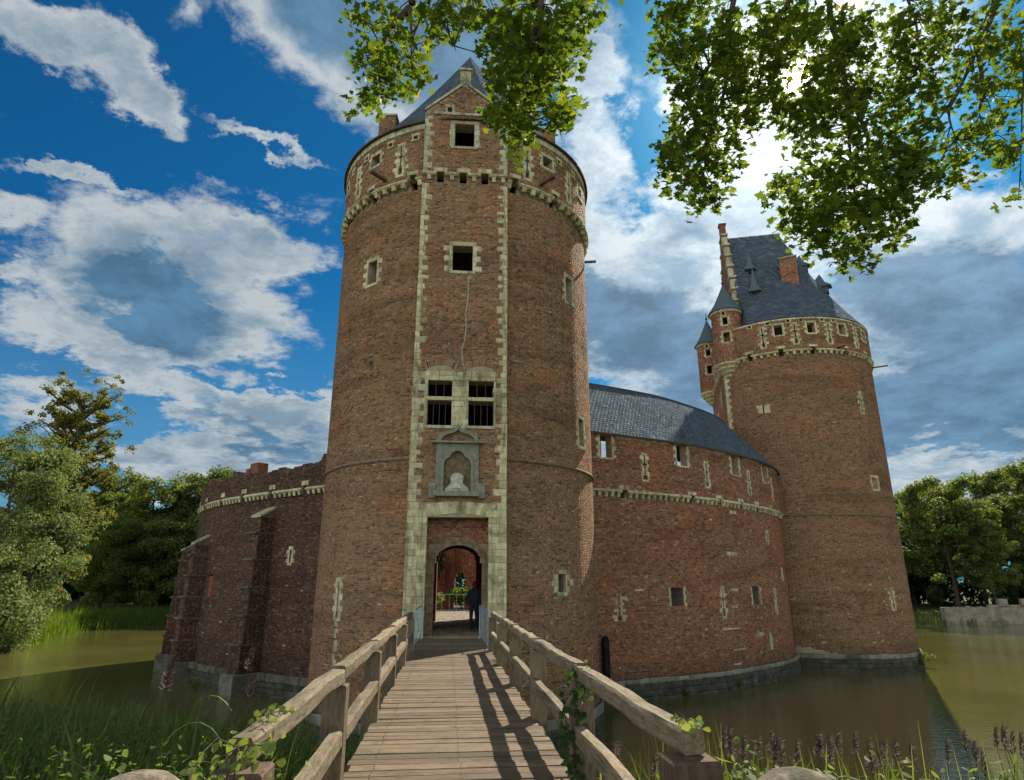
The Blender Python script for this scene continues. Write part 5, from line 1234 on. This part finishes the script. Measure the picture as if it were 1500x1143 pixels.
# far woods closing the horizon
def wood_mass(x0,x1,y0,y1,n,H,mat,seed,name='woodland'):
    g=np.random.default_rng(seed); nc=max(8,int(abs(x1-x0)*abs(y1-y0)/14)); cx=g.uniform(x0,x1,nc);cy_=g.uniform(y0,y1,nc); cz=g.uniform(.08,.8,nc)*H
    k=g.integers(0,nc,n); d=g.normal(0,1,(n,3)); d/=np.linalg.norm(d,axis=1)[:,None]; c=np.stack([cx[k],cy_[k],cz[k]-2.],1)+d*(g.random(n)**.4*H*.2)[:,None]
    V,F,T=leaf_cloud(c,d*.8+np.array((0,0,.5)),.7,QUAD); o=obj(name,V,F,M[mat],attr=T); o['kind']='stuff'
wood_mass(-130,10,112,128,40000,17,'leaf_dark',41); wood_mass(50,150,110,122,42000,15,'leaf_dark',42); wood_mass(100,135,40,110,12000,14,'leaf_mid',43); wood_mass(0,60,120,150,9000,14,'leaf_mid',44)
wood_mass(50,115,99,105,20000,8,'leaf_dark',45); wood_mass(50,112,97,101,26000,4.5,'leaf_dark',48); wood_mass(-80,-28,100,108,12000,8,'leaf_dark',46); wood_mass(-74,-29,99,106,46000,15,'leaf_mid',47)
# quay wall on the right with low blocks
q=thing('quay_wall','long low concrete quay wall with raised blocks on the far right bank','wall',(80,90,-3.6))
V,F=beveled(np.array((82.5,90.6,-2.6)),np.array((25,0,0)),np.array((0,.5,0)),np.array((0,0,1.25)),.05); obj('wall',V,F,M['concrete'],q)
V,F=beveled(np.array((85,91.2,-1.2)),np.array((21,0,0)),np.array((0,.2,0)),np.array((0,0,.14)),.03); obj('upper_rail',V,F,M['concrete'],q)
for k in range(11):
    V,F=beveled(np.array((66+k*3.7,91.0,-.75)),np.array((1.25 if k%2 else .6,0,0)),np.array((0,.25,0)),np.array((0,0,.5)),.04); obj('block',V,F,M['concrete'],q)
# ---- blades
def blades(base,h,w_,bend,mat,name,seg=4,tone=None,lab=None):
    n=len(base); g=rng; az=g.uniform(0,6.283,n); dir_=np.stack([np.cos(az),np.sin(az),np.zeros(n)],1); sd_=np.stack([-np.sin(az+g.normal(0,.8,n)),np.cos(az),np.zeros(n)],1)
    V=np.empty((n,(seg+1)*2,3)); bn=bend*g.uniform(.2,1.6,n)
    for i in range(seg+1):
        t=i/seg; c=base+np.stack([np.zeros(n),np.zeros(n),h*t*(1-.35*np.minimum(bn,1.2)*t*t)],1)+dir_*(h*bn*t**2.2*.6)[:,None]
        ww=(w_*(1-t)**.7*(.5+.9*t if t<.4 else .86)+.0005)[:,None]
        V[:,2*i]=c-sd_*ww; V[:,2*i+1]=c+sd_*ww
    k=(seg+1)*2; F=np.array([(2*i,2*i+1,2*i+3,2*i+2) for i in range(seg)]); F=(F[None]+(np.arange(n)*k)[:,None,None]).reshape(-1,4)
    T=np.repeat(g.random(n) if tone is None else tone,k)
    o=obj(name,V.reshape(-1,3),F,M[mat],attr=T); o['kind']='stuff'; return o
def scatter(n,x0,x1,y0,y1,cond):
    X=rng.uniform(x0,x1,n);Y=rng.uniform(y0,y1,n); k=cond(X,Y); X,Y=X[k],Y[k]; Z=hgt_(X,Y); return np.stack([X,Y,Z],1)
bridge_x=lambda Y:.15-.0963*Y
def near_left(X,Y): d=sdist(X,Y); return (d>-2.2)&(X<bridge_x(Y)-1.35)
def near_right(X,Y): d=sdist(X,Y); return (d>-1.2)&(X>bridge_x(Y)+1.35)
B=scatter(130000,-30,-.5,2.6,31,near_left); dens_m=(np.sin(B[:,0]*1.1)*np.cos(B[:,1]*.9)>-.8); B=B[dens_m]; B=B[rng.random(len(B))<np.clip(11/(B[:,1]+2),.3,.8)]
n=len(B); hh_=rng.uniform(.9,2.15,n)*np.where(rng.random(n)<.04,1.3,1.)*np.clip((B[:,1]-1.5)/5,.35,1); B[:,2]=np.maximum(B[:,2],-3.9)
blades(B,hh_,rng.choice([.010,.016,.026,.036],n),.75,'reed','bank_grass')
B=scatter(120000,.3,34,2.6,17,near_right); n=len(B); B=B[rng.random(n)<.8]; n=len(B); B[:,2]=np.maximum(B[:,2],-3.9)
blades(B,rng.uniform(.9,2.0,n)*np.clip((B[:,1]-1.)/4.5,.35,1),rng.choice([.007,.012,.02,.026],n),.42,'reed','bank_grass')
# nettles and other broad leaved weeds tangled in the bank grass
OVAL=[(0,-.5),(.2,-.2),(.22,.1),(0,.6),(-.22,.1),(-.2,-.2)]
def weeds(n,x0,x1,y0,y1,cond,size,hm,mat,seed):
    B=scatter(n,x0,x1,y0,y1,cond); B[:,2]=np.maximum(B[:,2],-3.6); g=np.random.default_rng(seed); st=[]; 
    for b_ in B:
        h=g.uniform(.5,1.)*hm*min(1,(b_[1]-1.2)/4); k=int(g.integers(8,16)); t=g.random(k)**.6; r_=size*1.1*(1.2-t)
        an=g.random(k)*6.283; st.append(np.column_stack([b_[0]+r_*np.cos(an)+g.normal(0,.02),b_[1]+r_*np.sin(an),b_[2]+h*t]))
    st=np.concatenate(st); V,F,T=leaf_cloud(st,np.tile((0,0,1.),(len(st),1)),size,OVAL,.45); o=obj('undergrowth',V,F,M[mat],attr=T); o['kind']='stuff'
weeds(2600,-22,-.8,3.0,18,near_left,.11,1.7,'reed',1); weeds(500,-6,-.8,3.2,8,near_left,.09,1.5,'leaf_mid',2)
weeds(4500,.8,24,3.0,12,near_right,.085,1.75,'leaf_mid',3); weeds(2600,-9,-.9,3.2,11,near_left,.085,2.1,'meadow',4); weeds(900,-5,-1.2,3.3,6,near_left,.075,1.7,'leaf_yellow',5)
# lush meadow and reed belt on the far left bank
def farL(X,Y): d=sdist(X,Y); return (d>-1)&(d<3.5)
B=scatter(60000,-75,-25,60,100,farL); n=len(B); blades(B,rng.uniform(1.0,2.1,n),rng.uniform(.03,.07,n),.25,'meadow','reed_bed',3)
def farM(X,Y): d=sdist(X,Y); return (d>3.)&(d<14)
B=scatter(50000,-80,-25,62,104,farM); n=len(B); blades(B,rng.uniform(.3,.9,n),rng.uniform(.03,.08,n),.4,'meadow','meadow_grass',3)
B=scatter(12000,48,108,84,97,lambda X,Y:(sdist(X,Y)>-.3)&(sdist(X,Y)<4)&(X<62)); n=len(B); blades(B,rng.uniform(.5,1.4,n),rng.uniform(.03,.07,n),.4,'leaf_mid' if 0 else 'reed','reed_bed',3)
# reeds with plumes: single plants
def reed_plant(x,y,z,h,seed,label,group,big=1.):
    g=random.Random(seed); t=thing('reed',label,'reed',(x,y,z),group); ln=g.uniform(-.12,.12),g.uniform(-.12,.12)
    st=[np.array((x+ln[0]*h*u*u,y+ln[1]*h*u*u,z+h*u)) for u in(0,.3,.6,.85,1.)]
    mb=MB(); mb.tube(st,[.007,.006,.005,.004,.003],5,False); mb.build('stem',M['reed'],t)
    tip=st[-1]; mb=MB(); n=int(95*big)
    for k in range(n):
        u=k/n; c=tip+np.array((0,0,(-.02+.2*u)*big)); an=g.uniform(0,6.28); r_=(.05*(1-u*.75)+.01)*big; e=c+np.array((math.cos(an)*r_+.05*u*big,math.sin(an)*r_,g.uniform(.0,.07)*big)); s_=.0065*big
        q=np.array((math.cos(an+1.5),math.sin(an+1.5),0))*s_; m_=(c+e)/2
        mb.add([c,m_+q,e,m_-q],[(0,1,2,3)])
    mb.build('plume',M['plume'],t)
    for k in range(6):
        u=.25+.12*k; c=np.array((x+ln[0]*h*u*u,y+ln[1]*h*u*u,z+h*u)); an=g.uniform(0,6.28); L_=g.uniform(.28,.45)*big; d=np.array((math.cos(an),math.sin(an),0)); s_=np.array((-d[1],d[0],0))*.011*big
        P=[c+d*L_*u_+np.array((0,0,L_*(1.25*u_-1.15*u_*u_))) for u_ in(0,.2,.4,.6,.8,1.)]
        V=[];
        for i,p in enumerate(P): ww=(.6,1,1,.85,.5,.04)[i]; V+= [p-s_*ww,p+s_*ww]
        V=np.array(V); obj('leaf',V,[(2*q,2*q+1,2*q+3,2*q+2) for q in range(5)],M['reed'],t,attr=[g.random()]*12)
def pxg(px,py,D):      # where a view ray reaches depth D: used to stand plants on the bank
    u=(px-750)/940; v=(571.5-py)/940; c_,s_=math.cos(PITCH),math.sin(PITCH); d=(u,c_-s_*v,s_+c_*v); t=D/d[1]; return d[0]*t,D,1.7+d[2]*t
def reed_to(px,py,D,seed,label,group,big=1.):
    x,y,zt=pxg(px,py,D); z0=max(gz(x,y),-3.6); 
    if zt-z0<.3: zt=z0+.5
    reed_plant(x,y,z0,zt-z0,seed,label,group,big)
reed_to(265,1015,6.2,1,'tall sunlit reed with a feathery tan plume at lower left',None,1.35)
reed_to(305,985,8.5,2,'dim reed plume in shade beside the sunlit one at lower left',None,1.2)
reed_to(385,1020,9,3,'dim reed plume near the foot of the left castle wall, right of the other plumes',None,1.2)
def lab_r(px): return 'brown reed plume '+('close beside the right bridge rail' if px<1000 else 'in the thick cluster right of the bridge end' if px<1320 else 'among sparse reeds between the two thick clusters' if px<1420 else 'in the cluster at the right photo edge')
k=0
for px,py,D in((900,1098,8),(912,1105,7.5),(925,1112,7),(1068,1085,7.5),(1090,1078,8),(1098,1088,7.2),(1105,1100,7),(1122,1095,7.6),(1130,1102,6.6),(1140,1098,8),(1155,1100,7),(1170,1104,7.4),(1186,1080,8.2),(1195,1088,7.5),(1205,1093,7.6),(1215,1098,7.2),(1226,1088,8),(1240,1096,7.3),(1252,1095,8.1),(1262,1102,6.9),(1275,1098,7.4),(1290,1100,7.8),(1330,1105,7.5),(1352,1110,7),(1365,1100,8),(1430,1105,7.5),(1445,1092,8),(1455,1085,8.3),(1462,1095,7.2),(1478,1078,8.4),(1490,1082,7.6),(1496,1092,7),(1500,1080,8),(1080,1105,6.6),(1212,1106,6.6),(1300,1112,6.6),(1400,1115,6.8)):
    reed_to(px,py+16,D,50+k,lab_r(px),'reeds on the right bank',1.05); k+=1
# leafy undergrowth near the bollards: broad sunlit leaves
LEAF5=[(0,-.5),(.38,-.25),(.30,.15),(0,.55),(-.30,.15),(-.38,-.25)]
def leafpile(name,label,cx,cy_,z,rx,ry,rz,n,size,mat,cat='ivy',maxs=60):
    t=thing(name,label,cat,(cx,cy_,z))
    c=np.stack([rng.normal(cx,rx,n),rng.normal(cy_,ry,n),z+np.abs(rng.normal(0,rz,n))],1); V,F,T=leaf_cloud(c,np.tile((0,-.2,1.),(n,1)),size,LEAF5,.45)
    V=V.reshape(n,6,3)
    for i in range(n): obj('leaf',V[i],[tuple(range(6))],M[mat],t)
    mb=MB()
    for i in range(0,n,4): mb.tube([(cx,cy_,z-.15),tuple((np.array((cx,cy_,z))+c[i])/2+np.array((0,0,.03))),tuple(c[i])],.003,4,False)
    mb.build('stem',M['bark'],t); return t
leafpile('shrub','bright green leafy shoots growing behind the left bollard',-1.85,4.1,.35,.3,.2,.16,240,.05,'ivy','shrub')
leafpile('shrub','pale yellow green leaves round the right bollard',1.34,3.85,.58,.2,.12,.09,130,.045,'ivy','shrub')
# ivy on rail ends and on the second right post
def ivy_on(label,p,ext,n,size,mat,hang):
    t=thing('ivy',label,'ivy',tuple(p)); p=np.array(p)
    c=p+rng.normal(0,1,(n,3)).clip(-1.5,1.5)*np.array(ext); c[:,2]-=np.abs(rng.normal(0,hang,n))
    V,F,T=leaf_cloud(c,np.tile((-.2,-.9,.5),(n,1)),size,LEAF5,.55); V=V.reshape(n,6,3)
    for i in range(n): obj('leaf',V[i],[tuple(range(6))],M[mat],t)
    mb=MB()
    for i in range(0,n,5): mb.tube([p,(p+c[i])/2+rng.normal(0,.02,3),c[i]],.003,4,False)
    mb.build('stem',M['bark'],t)
ivy_on('sunlit pale ivy trailing over the left handrail end post',BP(-1.08,3.42,1.02)+np.array((0.04,-.12,-.02)),(.09,.12,.03),90,.05,'ivy',.16)
ivy_on('tuft of pale ivy on the left handrail just beyond its end',BP(-1.08,3.95,1.02),(.05,.12,.01),22,.045,'ivy',.0)
ivy_on('small yellow green ivy sprig lying on the right handrail end',BP(1.1,3.5,1.02),(.04,.1,.01),26,.04,'ivy',.0)
ivy_on('dark green ivy climbing the second right bridge post',BP(1.0,6.2,.3),(.07,.05,.42),170,.06,'ivy_dark',.0)
ivy_on('small ivy tuft hanging from right handrail above the ivy clad post',BP(1.06,6.1,.9),(.05,.08,.1),25,.05,'ivy',.05)
# courtyard greenery, weeds at the wall feet
def bush(name,label,loc,mat,H,R,n,size,seed,cat='shrub'):
    g=np.random.default_rng(seed); k=12; cl=g.normal(0,.45,(k,3))*np.array((R,R*.8,H*.35))+np.array((0,0,H*.5)); i=g.integers(0,k,n); d=g.normal(0,1,(n,3)); d/=np.linalg.norm(d,axis=1)[:,None]
    c=cl[i]+d*(g.random(n)**.5*R*.4)[:,None]; c[:,2]=np.abs(c[:,2]); t=thing(name,label,cat,loc); V,F,T=leaf_cloud(c,d+np.array((0,0,.4)),size,QUAD); obj('foliage',V+np.array(loc),F,M[mat],t,attr=T)
    mb=MB(); 
    for j in range(5): mb.tube([np.array(loc),np.array(loc)+cl[j]],.02,4,False)
    mb.build('stem',M['bark'],t)
bush('shrub','bright green shrub in the courtyard behind the railing',(-3.2,44.5,0),'meadow',1.8,1.3,1500,.14,1)
bush('shrub','tall dark climber at the left of the red courtyard wall',(-5.6,48.4,0),'leaf_mid',5.5,1.0,2600,.18,2)
bush('shrub','low green shrub right of the courtyard doorway',(-1.7,47.5,0),'leaf_mid',2.4,1.0,1400,.15,3)
p=base.at(7.6,-3.4,.35); bush('weed','tuft of weeds at the water line on the right tower base',tuple(p),'leaf_mid',.9,.5,500,.09,4,'weeds')
for i,s_ in enumerate((7.5,11.5)): p=WRp.at(s_,-3.45,.3); bush('weed',('small weed tuft on the curtain wall plinth, left one','small weed tuft on the curtain wall plinth, right one')[i],tuple(p),'leaf_mid',.5,.3,160,.07,5+i,'weeds')
bush('weed','small plant at the foot of the left wall buttress',tuple(WLp.at(off+17.5,-3.5,1.2)),'leaf_mid',.6,.4,200,.08,9,'weeds')
# ---------------------------------------------------------------- overhanging sycamore
ma=thing('sycamore_tree','sycamore with sunlit lobed leaves overhanging the view from the upper right','tree',(9.5,-3.5,-.3))
MAP=[(0,-.5),(.12,-.2),(.42,-.32),(.34,-.05),(.55,.12),(.27,.2),(.2,.3),(0,.62),(-.2,.3),(-.27,.2),(-.55,.12),(-.34,-.05),(-.42,-.32),(-.12,-.2)]
BL=[ # px,py,rx,ry,n leaves, depth
(548,45,32,38,95,7.6),(590,25,35,22,50,7.7),(545,90,26,20,70,7.6),(580,75,22,26,55,7.5),(612,85,18,26,60,7.4),(560,130,26,16,60,7.5),(533,155,16,14,36,7.4),(605,118,18,12,38,7.4),(640,15,28,14,50,7.6),
(705,18,50,24,190,8.0),(655,50,22,14,50,7.7),(752,72,42,32,230,8.0),(790,40,55,45,430,8.2),(855,18,30,24,150,8.3),(800,100,45,30,300,8.1),(760,120,35,30,200,7.9),(750,165,34,26,190,7.9),(760,200,18,22,95,7.8),(810,160,28,26,170,8.0),(735,112,16,14,40,7.8),(830,60,25,40,120,8.2),
(980,15,20,14,50,8.8),(1020,40,50,36,360,9.2),(990,85,34,28,190,9.1),(1050,95,46,42,430,9.3),(1015,150,40,36,320,9.2),(1070,165,40,36,300,9.3),(1000,215,36,34,270,9.1),(1050,225,36,36,270,9.2),(1030,275,28,26,170,9.1),(985,255,20,24,90,9.0),
(1165,80,34,26,150,9.4),(1135,120,22,26,90,9.4),(1195,120,24,24,90,9.4),(1165,150,24,14,60,9.4),(1100,45,50,40,380,9.4),(1110,110,34,34,240,9.4),(1160,35,50,34,340,9.5),(1145,165,34,18,130,9.3),(1220,55,46,40,380,9.4),(1225,130,42,36,340,9.4),(1185,185,26,20,110,9.2),(1200,155,20,25,110,9.2),
(1280,60,46,46,380,9.4),(1290,140,46,40,360,9.3),(1255,195,46,36,330,9.2),(1180,200,26,16,70,9.0),(1200,245,26,14,90,9.),(1150,275,26,18,100,8.9),(1190,290,40,28,240,9.),(1250,270,46,36,340,9.1),(1310,235,42,44,340,9.2),(1175,335,34,22,170,8.9),(1240,335,44,32,300,9.),(1300,310,44,28,260,9.1),(1250,378,26,16,90,8.9),(1205,368,18,14,45,8.9),(1300,345,26,16,90,8.9),
(1345,60,44,50,280,9.4),(1350,150,40,46,260,9.3),(1370,230,44,26,180,9.1),(1400,40,40,40,220,9.3),(1420,120,38,46,230,9.2),(1460,50,40,50,270,9.2),(1475,140,30,44,170,9.1),(1440,205,44,24,170,9.),(1480,230,22,18,70,8.9),(1395,258,30,16,80,8.9),(1494,285,12,16,28,8.8),(1330,270,34,20,130,9.)]
cs=[];cents=[]
sunpx=(1165,113)
for px,py,rx,ry,n,D in BL:
    nt=max(3,int(n/9*(1.35 if D<8.5 else 1.2)))
    for _ in range(nt):
        a=random.uniform(0,6.283); q=math.sqrt(random.random())
        u,v=px+rx*1.1*q*math.cos(a),py+ry*1.1*q*math.sin(a)
        x,y,z=pxg(u,v,D+random.gauss(0,.45)); m_=random.randint(7,11)
        pts=np.array((x,y,z))+rng.normal(0,1,(m_,3))*np.array((.085,.12,.085)); cs.append(pts); cents.append((x,y,z))
cs=np.concatenate(cs)
# keep the gap where the sun shines through
c_,s_=math.cos(PITCH),math.sin(PITCH); rel=cs-np.array((0,0,1.7)); ang=(rel/np.linalg.norm(rel,axis=1)[:,None])@np.array(SUN); cs=cs[(ang<math.cos(math.radians(.75)))|((ang<math.cos(math.radians(.28)))&(rng.random(len(cs))<.22))]
n=len(cs); V,F,T=leaf_cloud(cs,np.tile((0,0,1.),(n,1)),.13,MAP,.62)
V=V.reshape(n,14,3); dist=np.linalg.norm(cs-np.array((0,0,1.7)),axis=1); order=np.argsort(dist)
for i in order[:300]: obj('leaf',V[i],[tuple(range(14))],M['maple_one'],ma)
kp=order[300:]; m_=len(kp); obj('leaves',V[kp].reshape(-1,3),np.arange(m_*14).reshape(m_,14),M['maple'],ma,attr=np.repeat(rng.random(m_),14),kind='stuff')
trk=MB(); tb=np.array((9.5,-3.5,-.5)); tt_=np.array((8.6,-2.6,7.5)); trk.tube([tb-np.array((0,0,.5)),tb+np.array((0,0,1)),(tb+tt_)/2+np.array((.1,0,.3)),tt_,tt_+np.array((-.5,.5,4))],[.62,.45,.38,.32,.2],12); trk.build('trunk',M['bark'],ma,True)
def P_(px,py,D): return np.array(pxg(px,py,D))
LIMB=[ [tt_,P_(1750,-200,6),P_(1480,-60,8.5),P_(1455,20,9.2),P_(1432,70,9.3),P_(1405,130,9.3),P_(1365,190,9.2)],
 [P_(1432,70,9.3),P_(1440,130,9.2),P_(1435,170,9.1),P_(1455,200,9.)],[P_(1405,130,9.3),P_(1390,165,9.2),P_(1400,205,9.1)],
 [tt_,P_(1700,-300,6),P_(1250,-150,8.5),P_(1215,0,9.3),P_(1232,80,9.4),P_(1240,150,9.3),P_(1245,220,9.2),P_(1253,290,9.)],
 [P_(1240,130,9.3),P_(1262,180,9.2),P_(1285,235,9.1),P_(1310,300,9.)],
 [tt_+np.array((-.3,.3,1)),P_(1500,-450,5.5),P_(1130,-150,8.6),P_(1075,0,9.2),P_(1070,60,9.3),P_(1062,130,9.2),P_(1040,200,9.1),P_(1030,260,9.)],
 [P_(1070,60,9.3),P_(1030,110,9.2),P_(1000,170,9.1),P_(985,240,9.)],
 [tt_+np.array((-.3,.3,2)),P_(1400,-550,5.),P_(880,-200,7.6),P_(800,-20,8.),P_(790,60,8.),P_(785,120,8.),P_(770,180,7.9)],
 [P_(880,-200,7.6),P_(720,-60,7.7),P_(650,0,7.7),P_(640,20,7.6),P_(655,45,7.6),P_(668,75,7.6)],
 [P_(720,-60,7.7),P_(620,-20,7.6),P_(600,12,7.6),P_(575,38,7.6),P_(560,70,7.5),P_(558,110,7.5),P_(545,140,7.5)],
 [P_(600,12,7.6),P_(603,50,7.5),P_(602,90,7.4)],
 [tt_,P_(1900,-100,6),P_(1520,30,8.9),P_(1500,120,9.),P_(1495,250,8.9)],
 [P_(1250,-150,8.5),P_(1330,0,9.3),P_(1345,60,9.3),P_(1350,140,9.2)],[P_(1130,-150,8.6),P_(1160,-20,9.3),P_(1120,60,9.4),P_(1110,120,9.3)]]
allp=[]
for i,L_ in enumerate(LIMB):
    p=catmull([tuple(q) for q in L_],4); k=len(p); r0=.085 if len(L_)>=7 else .038; mb=MB(); mb.tube(p,[r0*(1-.86*j/(k-1)) for j in range(k)],6,False); mb.build('branch',M['bark'],ma); allp+= [np.array(q) for q in p[k//4:]]
allp=np.array(allp); mb=MB(); cents=np.array(cents)
for c in cents[::2]:
    d=np.linalg.norm(allp-c,axis=1); j=int(np.argmin(d+.3*(allp[:,2]<c[2])))
    if d[j]<.75: m_=(allp[j]+c)/2+np.array((random.uniform(-.05,.05),0,.08)); mb.tube([allp[j],m_,c],[.014,.009,.005],4,False)
mb.build('twigs',M['bark'],ma,kind='stuff')
